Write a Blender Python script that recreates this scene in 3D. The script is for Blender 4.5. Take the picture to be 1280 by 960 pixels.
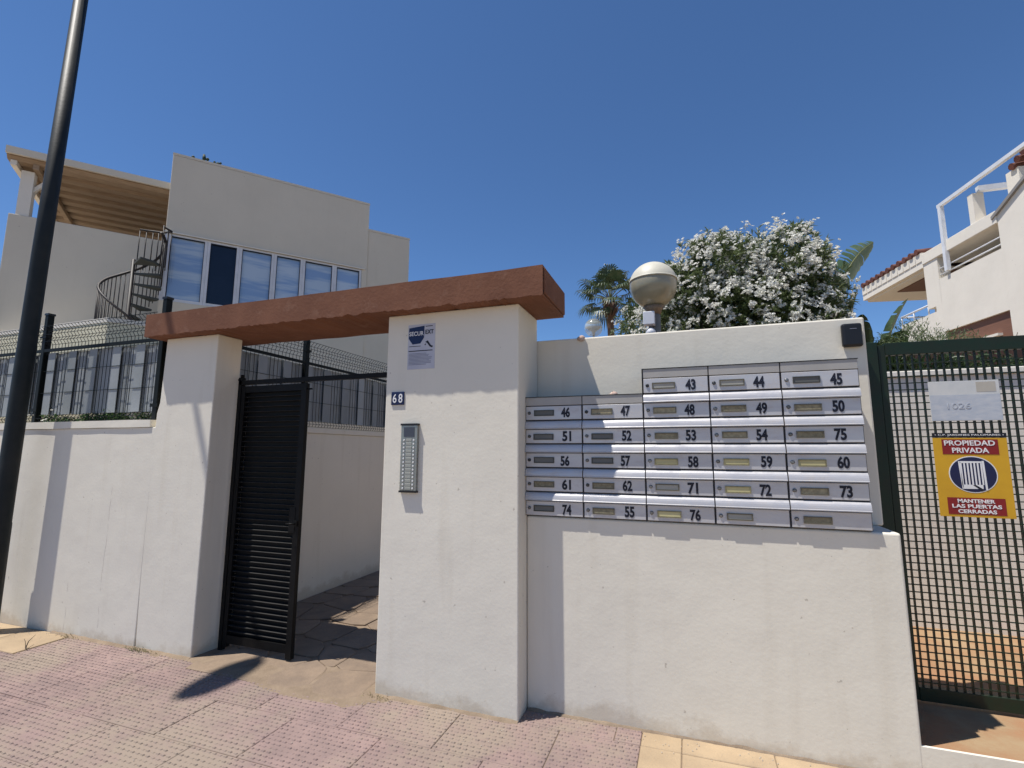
import bpy, bmesh, math, random
import numpy as np
from mathutils import Vector, Matrix, noise
random.seed(7)
R = math.radians
S = bpy.context.scene
for o in list(bpy.data.objects): bpy.data.objects.remove(o)
C = S.collection

# ------------------------------------------------------------------ camera
cam_data = bpy.data.cameras.new('camera'); cam = bpy.data.objects.new('camera', cam_data); C.objects.link(cam)
PITCH, ROLL, YAW = R(7.82), R(0.17), R(19.41)
f = Vector((-math.sin(YAW)*math.cos(PITCH), math.cos(YAW)*math.cos(PITCH), math.sin(PITCH)))
rt = Vector((math.cos(YAW), math.sin(YAW), 0)); up = rt.cross(f)
r2 = rt*math.cos(ROLL)+up*math.sin(ROLL); u2 = up*math.cos(ROLL)-rt*math.sin(ROLL)
m = Matrix((r2, u2, -f)).transposed().to_4x4(); m.translation = Vector((0, 0, 1.55))
cam.matrix_world = m
cam_data.sensor_width = 36; cam_data.lens = 36*615.3/1280
cam_data.clip_start = .05; cam_data.clip_end = 3000
S.camera = cam

# ------------------------------------------------------------------ light
SUN = Vector((1.52, 1.0, -4.75)).normalized()          # travel direction of the light
W = bpy.data.worlds.new('World'); S.world = W; W.use_nodes = True
nt = W.node_tree; bg = nt.nodes['Background']
sky = nt.nodes.new('ShaderNodeTexSky'); sky.sky_type = 'NISHITA'; sky.sun_disc = False
sky.sun_elevation = math.asin(-SUN.z); sky.sun_rotation = math.atan2(-SUN.x, -SUN.y)
sky.air_density = 0.8; sky.dust_density = 0.05; sky.ozone_density = 8.0; sky.altitude = 20
hs_ = nt.nodes.new('ShaderNodeHueSaturation'); hs_.inputs['Saturation'].default_value = 1.06
nt.links.new(sky.outputs[0], hs_.inputs['Color']); nt.links.new(hs_.outputs[0], bg.inputs[0]); bg.inputs[1].default_value = 0.095
sd = bpy.data.lights.new('sun', 'SUN'); sd.energy = 4.2; sd.angle = R(.53); sd.color = (1.0, .955, .89)
so = bpy.data.objects.new('sun', sd); C.objects.link(so)
so.rotation_euler = SUN.to_track_quat('-Z', 'Y').to_euler()
S.view_settings.view_transform = 'Standard'; S.view_settings.look = 'None'
S.view_settings.exposure = 0.50; S.view_settings.gamma = 1
S.render.engine = 'CYCLES'

# ------------------------------------------------------------------ materials
MATS = {}
def M(name, col, rough=.75, col2=None, scale=4, detail=4, bump=0., bscale=60, bdist=.004, metal=0., spec=.4,
      world=False, rnd=0., stretch=(1, 1, 1), contrast=(.35, .65), col3=None, scale3=.6, c3=(.5, .7), coat=0):
    if name in MATS: return MATS[name]
    mt = bpy.data.materials.new(name); mt.use_nodes = True; n = mt.node_tree.nodes; L = mt.node_tree.links
    b = n['Principled BSDF']; b.inputs['Roughness'].default_value = rough; b.inputs['Metallic'].default_value = metal
    b.inputs['Specular IOR Level'].default_value = spec
    if coat: b.inputs['Coat Weight'].default_value = coat
    if world: co = n.new('ShaderNodeNewGeometry').outputs['Position']
    else: co = n.new('ShaderNodeTexCoord').outputs['Object']
    oi = None
    if rnd:
        oi = n.new('ShaderNodeObjectInfo')
        if not world:
            va = n.new('ShaderNodeVectorMath'); va.operation = 'MULTIPLY_ADD'
            va.inputs[1].default_value = (1, 1, 1)
            cm = n.new('ShaderNodeMath'); cm.operation = 'MULTIPLY'; cm.inputs[1].default_value = 37.
            L.new(oi.outputs['Random'], cm.inputs[0]); L.new(co, va.inputs[0]); L.new(cm.outputs[0], va.inputs[2]); co = va.outputs[0]
    mp = n.new('ShaderNodeMapping'); mp.inputs['Scale'].default_value = stretch; L.new(co, mp.inputs[0])
    no = n.new('ShaderNodeTexNoise'); no.inputs['Scale'].default_value = scale; no.inputs['Detail'].default_value = detail
    no.inputs['Roughness'].default_value = .62; L.new(mp.outputs[0], no.inputs[0])
    if col2 is None: col2 = tuple(c*.86 for c in col)
    mr = n.new('ShaderNodeMapRange'); mr.inputs[1].default_value, mr.inputs[2].default_value = contrast
    L.new(no.outputs[0], mr.inputs[0])
    mx = n.new('ShaderNodeMix'); mx.data_type = 'RGBA'; mx.inputs[6].default_value = (*col, 1); mx.inputs[7].default_value = (*col2, 1)
    L.new(mr.outputs[0], mx.inputs[0]); out = mx.outputs[2]
    if col3 is not None:
        n3 = n.new('ShaderNodeTexNoise'); n3.inputs['Scale'].default_value = scale3; n3.inputs['Detail'].default_value = 6
        n3.inputs['Roughness'].default_value = .7; L.new(co, n3.inputs[0])
        m3 = n.new('ShaderNodeMapRange'); m3.inputs[1].default_value, m3.inputs[2].default_value = c3; L.new(n3.outputs[0], m3.inputs[0])
        x3 = n.new('ShaderNodeMix'); x3.data_type = 'RGBA'; x3.inputs[7].default_value = (*col3, 1)
        L.new(m3.outputs[0], x3.inputs[0]); L.new(out, x3.inputs[6]); out = x3.outputs[2]
    if rnd:
        hs = n.new('ShaderNodeHueSaturation'); mm = n.new('ShaderNodeMapRange')
        mm.inputs[3].default_value = 1-rnd; mm.inputs[4].default_value = 1+rnd
        L.new(oi.outputs['Random'], mm.inputs[0]); L.new(mm.outputs[0], hs.inputs['Value']); L.new(out, hs.inputs['Color']); out = hs.outputs[0]
    L.new(out, b.inputs['Base Color'])
    if bump:
        n2 = n.new('ShaderNodeTexNoise'); n2.inputs['Scale'].default_value = bscale; n2.inputs['Detail'].default_value = 5
        L.new(co, n2.inputs[0])
        bp = n.new('ShaderNodeBump'); bp.inputs['Strength'].default_value = bump; bp.inputs['Distance'].default_value = bdist
        L.new(n2.outputs[0], bp.inputs['Height']); L.new(bp.outputs[0], b.inputs['Normal'])
    MATS[name] = mt; return mt

def plaster(name, col, base_dirt=True, crack=True):
    """painted render: faint blotches, run-down streaks, fine grain, splash dirt with a ragged edge near the ground"""
    mt = M(name, col, .88, tuple(c*.945 for c in col), 1.3, 5, .32, 48, .0025, world=True, spec=.2)
    n = mt.node_tree.nodes; L = mt.node_tree.links; b = n['Principled BSDF']
    src = b.inputs['Base Color'].links[0].from_socket
    g = n.new('ShaderNodeNewGeometry').outputs['Position']
    mp = n.new('ShaderNodeMapping'); mp.inputs['Scale'].default_value = (9, 9, .7); L.new(g, mp.inputs[0])
    no = n.new('ShaderNodeTexNoise'); no.inputs['Scale'].default_value = 1; no.inputs['Detail'].default_value = 5; L.new(mp.outputs[0], no.inputs[0])
    mr = n.new('ShaderNodeMapRange'); mr.inputs[1].default_value = .56; mr.inputs[2].default_value = .8; mr.inputs[4].default_value = .3 if base_dirt else .1
    L.new(no.outputs[0], mr.inputs[0])
    x = n.new('ShaderNodeMix'); x.data_type = 'RGBA'; x.inputs[7].default_value = (col[0]*.72, col[1]*.68, col[2]*.62, 1)
    L.new(mr.outputs[0], x.inputs[0]); L.new(src, x.inputs[6]); out = x.outputs[2]
    # small chips and specks
    sp = n.new('ShaderNodeTexNoise'); sp.inputs['Scale'].default_value = 34; sp.inputs['Detail'].default_value = 2; L.new(g, sp.inputs[0])
    sr = n.new('ShaderNodeMapRange'); sr.inputs[1].default_value = .73; sr.inputs[2].default_value = .77; sr.inputs[4].default_value = .5; L.new(sp.outputs[0], sr.inputs[0])
    x2 = n.new('ShaderNodeMix'); x2.data_type = 'RGBA'; x2.inputs[7].default_value = (.3, .26, .21, 1)
    L.new(sr.outputs[0], x2.inputs[0]); L.new(out, x2.inputs[6]); out = x2.outputs[2]
    if base_dirt:
        se = n.new('ShaderNodeSeparateXYZ'); L.new(g, se.inputs[0])
        nd = n.new('ShaderNodeTexNoise'); nd.inputs['Scale'].default_value = 3.2; nd.inputs['Detail'].default_value = 8; nd.inputs['Roughness'].default_value = .75; L.new(g, nd.inputs[0])
        a = n.new('ShaderNodeMath'); a.operation = 'MULTIPLY_ADD'; a.inputs[1].default_value = -.42; L.new(nd.outputs[0], a.inputs[0]); L.new(se.outputs[2], a.inputs[2])
        r = n.new('ShaderNodeMapRange'); r.inputs[1].default_value = -.19; r.inputs[2].default_value = -.12; r.inputs[3].default_value = .42; r.inputs[4].default_value = 0; L.new(a.outputs[0], r.inputs[0])
        x3 = n.new('ShaderNodeMix'); x3.data_type = 'RGBA'; x3.inputs[7].default_value = (.42, .33, .22, 1)
        L.new(r.outputs[0], x3.inputs[0]); L.new(out, x3.inputs[6]); out = x3.outputs[2]
    L.new(out, b.inputs['Base Color'])
    # second, coarse undulation of the hand-trowelled coat
    bp = b.inputs['Normal'].links[0].from_node
    cn = n.new('ShaderNodeTexNoise'); cn.inputs['Scale'].default_value = 2.2; cn.inputs['Detail'].default_value = 3; L.new(g, cn.inputs[0])
    b2 = n.new('ShaderNodeBump'); b2.inputs['Strength'].default_value = .25; b2.inputs['Distance'].default_value = .03
    L.new(cn.outputs[0], b2.inputs['Height']); L.new(b2.outputs[0], bp.inputs['Normal'])
    return mt

WHITE = plaster('white_render', (.75, .705, .60))
CREAM = plaster('cream_render', (.66, .60, .49), base_dirt=False)
FARWHITE = plaster('far_white_render', (.76, .71, .62), base_dirt=False)
TERRA = M('red_brown_masonry_paint', (.195, .088, .052), .85, (.15, .066, .04), 3, 6, .45, 45, .005, world=True, spec=.2, col3=(.23, .125, .085), scale3=9, c3=(.55, .8))
BLACK = M('black_gate_paint', (.003, .003, .003), .55, (.006, .006, .006), 8, bump=.2, bscale=90, spec=.18)
FENCEG = M('dark_green_fence_coating', (.004, .006, .005), .55, bump=.1, spec=.22)
GREEN = M('green_gate_paint', (.006, .022, .010), .45, (.012, .018, .009), 10, bump=.15, spec=.35)
POST = M('dark_lamp_post_paint', (.010, .014, .015), .55, (.018, .021, .021), 6, bump=.2, bscale=40, spec=.25)
ALU = M('satin_aluminium', (.54, .53, .53), .38, (.49, .48, .49), 3, 3, .06, 120, metal=.25, spec=.5, rnd=.05, stretch=(1, 6, 6))
FASCIA = M('beige_aluminium_fascia', (.40, .385, .36), .55, metal=.1, rnd=.03)
DARKGAP = M('mailbox_dark_body', (.05, .05, .055), .6)
ALUB = M('mailbox_body_sheet', (.36, .36, .38), .5, metal=.3)
GOLD = M('brass_name_holder', (.30, .27, .15), .45, (.20, .18, .11), 30, metal=.4, rnd=.2)
PAPER = M('name_paper', (.34, .30, .19), .7, (.22, .19, .12), 60, rnd=.25)
GREYP = M('grey_name_paper', (.13, .13, .12), .5, rnd=.15)
NICK = M('lock_metal', (.14, .14, .14), .3, metal=.6, rnd=.7)
INK = M('black_ink', (.008, .008, .015), .5)
WINK = M('white_ink', (.78, .78, .78), .55)
NAVY = M('navy_enamel', (.008, .012, .06), .3)
YEL = M('yellow_sign', (.62, .35, .015), .5, (.55, .3, .015))
RED = M('dark_red_sign', (.24, .012, .012), .5)
STICK = M('white_sticker', (.52, .52, .55), .5, (.44, .44, .5), 6)
GREYINK = M('faded_grey_ink', (.26, .27, .33), .6)
FADE = M('faded_plate_white', (.60, .60, .58), .5, (.5, .52, .52), 8)
FADE2 = M('faded_plate_blue', (.40, .44, .50), .5, (.50, .52, .55), 14, 5, stretch=(1, 1, 3))
FADE3 = M('rust_stain', (.45, .42, .36), .6)
STEEL = M('stainless_steel', (.33, .34, .31), .35, (.28, .28, .26), 5, metal=.7, spec=.5)
BLKPL = M('black_plastic', (.012, .012, .014), .38, bump=.1)
FOGL = M('greyish_acrylic_globe', (.26, .235, .16), .3, (.31, .28, .19), 3, spec=.5, coat=.3)
GLCAP = M('cream_globe_cap', (.60, .57, .46), .5, (.52, .49, .40), 5)
WPVC = M('white_pvc', (.68, .69, .72), .4)
WMET = M('white_metal_paint', (.72, .74, .77), .4)
WOOD = M('brown_wood_ceiling', (.36, .26, .17), .65, (.27, .185, .115), 6, stretch=(1, 8, 8), bump=.3, bscale=30)
IRON = M('dark_brown_wrought_iron', (.02, .015, .014), .55)
IRONG = M('grey_iron_treads', (.05, .055, .05), .6)
RTILE = M('brown_roof_tile', (.16, .055, .035), .75, (.11, .04, .03), 8, rnd=.15, bump=.4)
SCREEN = M('grey_pvc_slat', (.30, .32, .33), .6, (.25, .27, .27), 2, rnd=.2, bump=.15, bscale=25)
DGLASS = M('dark_open_window', (.012, .018, .035), .12)
MORTAR = M('sandy_mortar', (.27, .205, .145), .95, (.20, .15, .105), 7, 6, .8, 70, .006, world=True, spec=.15)
PINK = M('pink_studded_tile', (.290, .206, .185), .88, (.225, .165, .150), 5, 7, .7, 120, .002, rnd=.045, world=True, spec=.15, col3=(.275, .22, .175), scale3=.9, c3=(.47, .6))
CREAMT = M('cream_paving_tile', (.42, .315, .20), .85, (.34, .255, .165), 5, 6, .7, 80, .003, rnd=.06, spec=.2)
FLAG = M('sandstone_flag', (.27, .20, .14), .85, (.20, .15, .11), 5, 6, .8, 40, .006, rnd=.12, spec=.25)
DRIVE = M('terracotta_concrete', (.34, .19, .105), .9, (.28, .155, .08), 3, 7, .5, 60, .003, world=True, spec=.15, col3=(.34, .24, .14), scale3=1.5, c3=(.48, .62))
PALEROAD = M('pale_bounce_concrete', (.34, .265, .185), .9, (.28, .22, .155), 30, 5, .8, 90, world=True)  # unseen road, coloured pale to bounce warm light onto the shaded walls
SOIL = M('dry_garden_soil', (.28, .205, .13), .95, (.22, .165, .105), 2, 6, .8, 30, world=True)
BARK = M('grey_brown_bark', (.12, .09, .06), .9, (.07, .055, .04), 12, bump=.8, bscale=20)
PBARK = M('palm_bark', (.15, .09, .06), .9, (.09, .055, .04), 20, bump=.8, bscale=12)

def smudge(mt, lo, hi, scale=9, stretch=(1, 1, 1)):
    n = mt.node_tree.nodes; L = mt.node_tree.links; b = n['Principled BSDF']
    g_ = n.new('ShaderNodeNewGeometry'); mp = n.new('ShaderNodeMapping'); mp.inputs['Scale'].default_value = stretch
    no = n.new('ShaderNodeTexNoise'); no.inputs['Scale'].default_value = scale; no.inputs['Detail'].default_value = 7; no.inputs['Roughness'].default_value = .7
    mr = n.new('ShaderNodeMapRange'); mr.inputs[1].default_value = .35; mr.inputs[2].default_value = .65; mr.inputs[3].default_value = lo; mr.inputs[4].default_value = hi
    L.new(g_.outputs['Position'], mp.inputs[0]); L.new(mp.outputs[0], no.inputs[0]); L.new(no.outputs[0], mr.inputs[0]); L.new(mr.outputs[0], b.inputs['Roughness'])
    src = b.inputs['Base Color'].links[0].from_socket
    m2 = n.new('ShaderNodeMapRange'); m2.inputs[1].default_value = .55; m2.inputs[2].default_value = .75; m2.inputs[4].default_value = .35; L.new(no.outputs[0], m2.inputs[0])
    x = n.new('ShaderNodeMix'); x.data_type = 'RGBA'; x.inputs[7].default_value = (.40, .35, .29, 1)
    L.new(m2.outputs[0], x.inputs[0]); L.new(src, x.inputs[6]); L.new(x.outputs[2], b.inputs['Base Color'])
smudge(ALU, .28, .55, 11, (1, 1, 2)); smudge(STEEL, .25, .5, 25)
def leafmat(name, col, col2, trans=.25, rough=.45, scale=3):
    mt = M(name, col, rough, col2, scale, 3, contrast=(.4, .6))
    n = mt.node_tree.nodes; L = mt.node_tree.links; b = n['Principled BSDF']
    t = n.new('ShaderNodeBsdfTranslucent'); s = n.new('ShaderNodeMixShader'); s.inputs[0].default_value = trans
    L.new(b.inputs['Base Color'].links[0].from_socket, t.inputs[0])
    L.new(b.outputs[0], s.inputs[1]); L.new(t.outputs[0], s.inputs[2])
    L.new(s.outputs[0], n['Material Output'].inputs[0]); return mt
OLEAF = leafmat('oleander_leaf', (.085, .12, .045), (.14, .175, .075), .3)
FLOWER = leafmat('white_petal', (.72, .72, .66), (.78, .77, .72), .3, .6)
PLEAF = leafmat('palm_leaf', (.04, .07, .03), (.075, .10, .05), .15)
PSTEM = M('palm_stalk', (.16, .17, .06), .6)
BLEAF = leafmat('banana_leaf', (.09, .15, .08), (.16, .22, .13), .3, .3)
SLEAF = leafmat('grey_green_leaf', (.11, .155, .065), (.16, .20, .09), .3)
DLEAF = leafmat('deep_green_leaf', (.03, .055, .02), (.06, .09, .035), .2)
DRYG = M('dry_grass', (.32, .27, .12), .9)
CACT = M('cactus_green', (.02, .04, .02), .7)

# ------------------------------------------------------------------ object helpers
def link(name, me, mat=None, parent=None, loc=None, kind=None, label=None, cat=None, group=None):
    o = bpy.data.objects.new(name, me); C.objects.link(o)
    if mat is not None and me is not None and not me.materials: me.materials.append(mat)
    if parent: o.parent = parent
    if loc is not None: o.location = loc
    return tag(o, label, cat, group, kind)
def tag(o, label=None, cat=None, group=None, kind=None):
    if label: o['label'] = label
    if cat: o['category'] = cat
    if group: o['group'] = group
    if kind: o['kind'] = kind
    return o
def thing(name, label, cat, loc=(0, 0, 0), rz=0., group=None):
    o = bpy.data.objects.new(name, None); C.objects.link(o); o.location = loc; o.rotation_euler = (0, 0, rz)
    o.empty_display_size = .1
    return tag(o, label, cat, group)

class MB:
    def __init__(s): s.v = []; s.f = []; s.sm = []
    def add(s, vs, fs, smooth=False):
        b = len(s.v); s.v += [tuple(v) for v in vs]; s.f += [tuple(i+b for i in q) for q in fs]; s.sm += [smooth]*len(fs); return s
    def box(s, x0, x1, y0, y1, z0, z1):
        return s.add([(x0, y0, z0), (x1, y0, z0), (x1, y1, z0), (x0, y1, z0), (x0, y0, z1), (x1, y0, z1), (x1, y1, z1), (x0, y1, z1)],
              [(0, 3, 2, 1), (4, 5, 6, 7), (0, 1, 5, 4), (1, 2, 6, 5), (2, 3, 7, 6), (3, 0, 4, 7)])
    def bar(s, p, q, w, h=None):
        h = h or w; p = Vector(p); q = Vector(q); d = (q-p).normalized()
        u = d.cross(Vector((0, 0, 1)));
        if u.length < 1e-3: u = Vector((1, 0, 0))
        u.normalize(); v = u.cross(d)
        vs = [c+u*(a*w/2)+v*(b*h/2) for c in (p, q) for a, b in ((-1, -1), (1, -1), (1, 1), (-1, 1))]
        return s.add(vs, [(0, 1, 2, 3), (7, 6, 5, 4), (0, 4, 5, 1), (1, 5, 6, 2), (2, 6, 7, 3), (3, 7, 4, 0)])
    def tube(s, pts, r, n=6, cap=True):
        pts = [Vector(p) for p in pts]; rs = r if isinstance(r, (list, tuple)) else [r]*len(pts); vs = []; fs = []
        pu = None
        for i, p in enumerate(pts):
            d = (pts[min(i+1, len(pts)-1)]-pts[max(i-1, 0)]).normalized()
            if pu is None: u = d.orthogonal().normalized()
            else: u = (pu-d*pu.dot(d)).normalized()
            pu = u; v = d.cross(u)
            for k in range(n):
                a = 2*math.pi*k/n; vs.append(p+(u*math.cos(a)+v*math.sin(a))*rs[i])
        for i in range(len(pts)-1):
            for k in range(n): fs.append((i*n+k, i*n+(k+1) % n, (i+1)*n+(k+1) % n, (i+1)*n+k))
        s.add(vs, fs, n > 4)
        if cap:
            b = len(s.v)-len(vs); s.f.append(tuple(b+k for k in range(n-1, -1, -1))); s.f.append(tuple(b+(len(pts)-1)*n+k for k in range(n))); s.sm += [False]*2
        return s
    def prism(s, poly, a, b, axis='x'):
        """poly in the two other axes, extruded from a to b along axis"""
        n = len(poly); vs = []
        for t in (a, b):
            for p in poly:
                vs.append({'x': (t, p[0], p[1]), 'y': (p[0], t, p[1]), 'z': (p[0], p[1], t)}[axis])
        fs = [tuple(range(n)), tuple(range(2*n-1, n-1, -1))]+[(i, i+n, (i+1) % n+n, (i+1) % n) for i in range(n)]
        return s.add(vs, fs)
    def sphere(s, c, r, n=16, m=10, z0=-1., z1=1., sq=(1, 1, 1)):
        vs = []; fs = []; a0 = math.asin(z0); a1 = math.asin(z1)
        for j in range(m+1):
            a = a0+(a1-a0)*j/m
            for i in range(n):
                t = 2*math.pi*i/n; vs.append((c[0]+r*math.cos(a)*math.cos(t)*sq[0], c[1]+r*math.cos(a)*math.sin(t)*sq[1], c[2]+r*math.sin(a)*sq[2]))
        for j in range(m):
            for i in range(n): fs.append((j*n+i, j*n+(i+1) % n, (j+1)*n+(i+1) % n, (j+1)*n+i))
        return s.add(vs, fs, True)
    def mesh(s, name, bevel=0, seg=2, fix=True):
        me = bpy.data.meshes.new(name); me.from_pydata(s.v, [], s.f)
        me.polygons.foreach_set('use_smooth', s.sm)
        if fix or bevel:
            bm = bmesh.new(); bm.from_mesh(me)
            if bevel:
                bmesh.ops.remove_doubles(bm, verts=bm.verts, dist=1e-5)
                bmesh.ops.recalc_face_normals(bm, faces=bm.faces)
                bmesh.ops.bevel(bm, geom=[e for e in bm.edges if len(e.link_faces) == 2 and e.calc_face_angle(0) > .5], offset=bevel, segments=seg, affect='EDGES', profile=.5, clamp_overlap=True)
            else: bmesh.ops.recalc_face_normals(bm, faces=bm.faces)
            bm.to_mesh(me); bm.free()
        me.update(); return me
    def build(s, name, mat, parent=None, loc=None, bevel=0, seg=2, **k):
        return link(name, s.mesh(name, bevel, seg), mat, parent, loc, **k)

TEXTS = {}
def text(name, body, h, mat, parent, loc, xs=1., bold=0., align='CENTER', rot=(R(90), 0, 0), deep=.0008, width=None):
    """flat lettering; h = cap height; loc = centre of the word on its surface"""
    key = (body, h, bold)
    if key not in TEXTS:
        cu = bpy.data.curves.new(name, 'FONT'); cu.body = body; cu.size = h/.70; cu.align_x = 'CENTER'; cu.align_y = 'CENTER'
        cu.extrude = deep; cu.offset = bold; cu.resolution_u = 3
        to = bpy.data.objects.new(name, cu); C.objects.link(to)
        dg = bpy.context.evaluated_depsgraph_get(); me = bpy.data.meshes.new_from_object(to.evaluated_get(dg))
        bpy.data.objects.remove(to); bpy.data.curves.remove(cu)
        xsv = [v.co.x for v in me.vertices]; ysv = [v.co.y for v in me.vertices]
        cx = (max(xsv)+min(xsv))/2; cy = (max(ysv)+min(ysv))/2; kk = h/(max(ysv)-min(ysv))
        for v in me.vertices: v.co.x -= cx; v.co.y = (v.co.y-cy)*kk
        TEXTS[key] = (me, max(xsv)-min(xsv))
    me, w = TEXTS[key]
    me = me if not me.materials or me.materials[0] == mat else me.copy()
    if not me.materials: me.materials.append(mat)
    else: me.materials[0] = mat
    o = link(name, me, None, parent, loc); o.rotation_euler = rot
    o.scale = ((width/w) if width else xs, 1, 1); return o

# ================================================================== SETTING
MB().box(-150, 150, -150, 400, -.30, -.17).build('terrain', SOIL, kind='structure')
MB().add([(-60, -8, -.13), (60, -8, -.13), (60, -.45, -.13), (-60, -.45, -.13)], [(0, 1, 2, 3)]).build('unseen_bounce_road', PALEROAD, kind='structure')
kerb = MB()
for i in range(-14, 10): kerb.box(i*1.0+.004, i*1.0+.996, -.45, -.32, -.18, 0)
kerb.build('kerb', M('kerb_stone', (.33, .31, .28), .9, bump=.5), kind='structure', bevel=.008)
pav = MB().box(-16, 9, -.315, 3.4, -.16, -.0065).build('pavement', MORTAR, kind='structure')

# studded pink paving tiles, 0.60 x 0.40, joints left open, studs real
def stud_tile(w, d, seed):
    rr = random.Random(seed); b = MB(); t = 0.
    b.add([(0, 0, -.03), (w, 0, -.03), (w, d, -.03), (0, d, -.03), (0, 0, -.003), (w, 0, -.003), (w, d, -.003), (0, d, -.003),
           (.003, .003, 0), (w-.003, .003, 0), (w-.003, d-.003, 0), (.003, d-.003, 0)],
          [(0, 1, 5, 4), (1, 2, 6, 5), (2, 3, 7, 6), (3, 0, 4, 7), (4, 5, 9, 8), (5, 6, 10, 9), (6, 7, 11, 10), (7, 4, 8, 11), (8, 9, 10, 11)])
    px = .0375; py = .0333; nx = int(round(w/px)); ny = int(round(d/py))
    for j in range(ny):
        for i in range(nx):
            x = (i+.5)*w/nx+(.25 if j % 2 else -.25)*px*.5; y = (j+.5)*d/ny
            hh = .0065*(.45 + .55*rr.random()); a = .0135; c = .0085; a2 = .009; c2 = .004
            if rr.random() < .05: continue
            b.add([(x-a, y-c*.6, 0), (x+a*.6, y-c, 0), (x+a, y+c*.6, 0), (x-a*.6, y+c, 0), (x-a2, y-c2*.6, hh), (x+a2*.6, y-c2, hh), (x+a2, y+c2*.6, hh), (x-a2*.6, y+c2, hh)],
                  [(4, 5, 6, 7), (0, 1, 5, 4), (1, 2, 6, 5), (2, 3, 7, 6), (3, 0, 4, 7)])
    return b.mesh('tile', fix=False)
def plain_tile(w, d):
    return MB().box(0, w, 0, d, -.03, 0).mesh('tile', .004, 1)
g = .0038
stud_full = [stud_tile(.6-g, .4-g, k) for k in range(3)]; tile_cache = {}
def put_tile(x, y, w, d, pink):
    if pink and abs(w-.6) < .01 and abs(d-.4) < .01: me = random.choice(stud_full)
    else:
        k = (round(w, 2), round(d, 2), pink)
        if k not in tile_cache: tile_cache[k] = stud_tile(w-g, d-g, 5) if pink else plain_tile(w-g, d-g)
        me = tile_cache[k]
    o = link('tile', me, PINK if pink else CREAMT, pav, (x+g/2, y+g/2, random.uniform(-.0018, .001)))
    o.rotation_euler = (random.uniform(-.003, .003), random.uniform(-.003, .003), random.uniform(-.003, .003))
# pink field: seams run away from the camera at x = ... -4.94 -4.34 -3.74 ... ; the row joints at y = 2.93, 2.53, ...
ys = [2.93-.4*k for k in range(0, 8)]
for r, y1 in enumerate([3.18]+ys[:-1]):
    y0 = ys[0] if r == 0 else y1-.4
    off = 0 if r % 2 else .3
    x = -10.34+off
    while x < -.32:
        w = .6
        if x+w > -.30: w = -.30-x
        ok = w > .05
        if r == 0 and x+w < -1.0: ok = False                           # under the piers and the wall
        if r == 0 and x < -1.02 and ok: w -= (-1.0-x); x0 = -1.0
        else: x0 = x
        corner = x+w < -4.9                                  # cream tiles at the tree-pit corner by the wall
        
        if r == 1 and corner: ok = False
        if ok: put_tile(x0, y0, w if x0 == x else w, y1-y0, True)
        x += .6
for x0 in [-.3+.0, -.09, .36, .81]:
    x1 = {-.3: -.09, -.09: .36, .36: .81, .81: 1.26}[x0]
    put_tile(x0, 2.93, x1-x0, .22, False)
    for k in range(0, 5): put_tile(x0, 2.48-.45*k, x1-x0, .45, False)
for k in range(0, 6):
    for j in range(7): put_tile(1.26+.45*k, 2.48-.45*j, .45, .45, False)
    put_tile(1.26+.45*k, 2.93, .45, .22, False)
for k in range(8): put_tile(-9.03+.51*k, 2.53, .5, .385, False)

# passage floor of irregular flags, each its own stone
pf = MB().box(-3.9, -.9, 3.06, 10, -.16, -.010).build('passage_floor', MORTAR, kind='structure')
rr = random.Random(3); NX, NY = 8, 19; P = {}
for i in range(NX+1):
    for j in range(NY+1):
        x = -3.88+i*.36; y = 2.78+j*.375
        if 0 < i < NX: x += rr.uniform(-.11, .11)
        if 0 < j < NY: y += rr.uniform(-.11, .11)
        P[i, j] = Vector((x, y, 0))
for i in range(NX):
    for j in range(NY):
        q = [P[i, j], P[i+1, j], P[i+1, j+1], P[i, j+1]]; c = sum(q, Vector())/4
        if c.y < 3.25 and (c.x < -3.45 or c.x > -2.08): continue
        poly = []
        for k in range(4):                                             # cut the corners irregularly
            a = q[k]; p_, n_ = q[k-1], q[(k+1) % 4]; t = rr.uniform(.08, .28); t2 = rr.uniform(.08, .28)
            poly += [a.lerp(p_, t), a.lerp(n_, t2)]
        poly = [c+(v-c)*.965-c for v in poly]
        hz = rr.uniform(.000, .006); b = MB(); n = len(poly)
        b.add([(v.x, v.y, -.02) for v in poly]+[(v.x, v.y, hz-.004) for v in poly]+[(v.x*.95, v.y*.95, hz) for v in poly],
              [(k, (k+1) % n, n+(k+1) % n, n+k) for k in range(n)]+[(n+k, n+(k+1) % n, 2*n+(k+1) % n, 2*n+k) for k in range(n)]+[tuple(range(2*n, 3*n))])
        b.build('flagstone', FLAG, pf, (c.x, c.y, .0055 if c.y < 3.3 else 0))

# raised drive to the green gate with a white painted edge
dr = MB().box(1.0055, 9, 3.0985, 8.0, -.1, .148).build('driveway', DRIVE, kind='structure')
edge = MB()
for k in range(14):
    x0 = .995+k*.4; edge.box(x0, x0+.4, 3.0815, 3.098, -.05, .155+.002*math.sin(k*2.1))
edge.build('white_drive_edge', WHITE, kind='structure')
crk = MB(); pts = [(1.22, 3.47), (1.27, 3.43), (1.30, 3.37), (1.36, 3.28), (1.40, 3.2)]
MB().box(-12, 10, 8.0, 60, -.16, -.02).build('garden_ground', SOIL, kind='structure')

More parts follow.
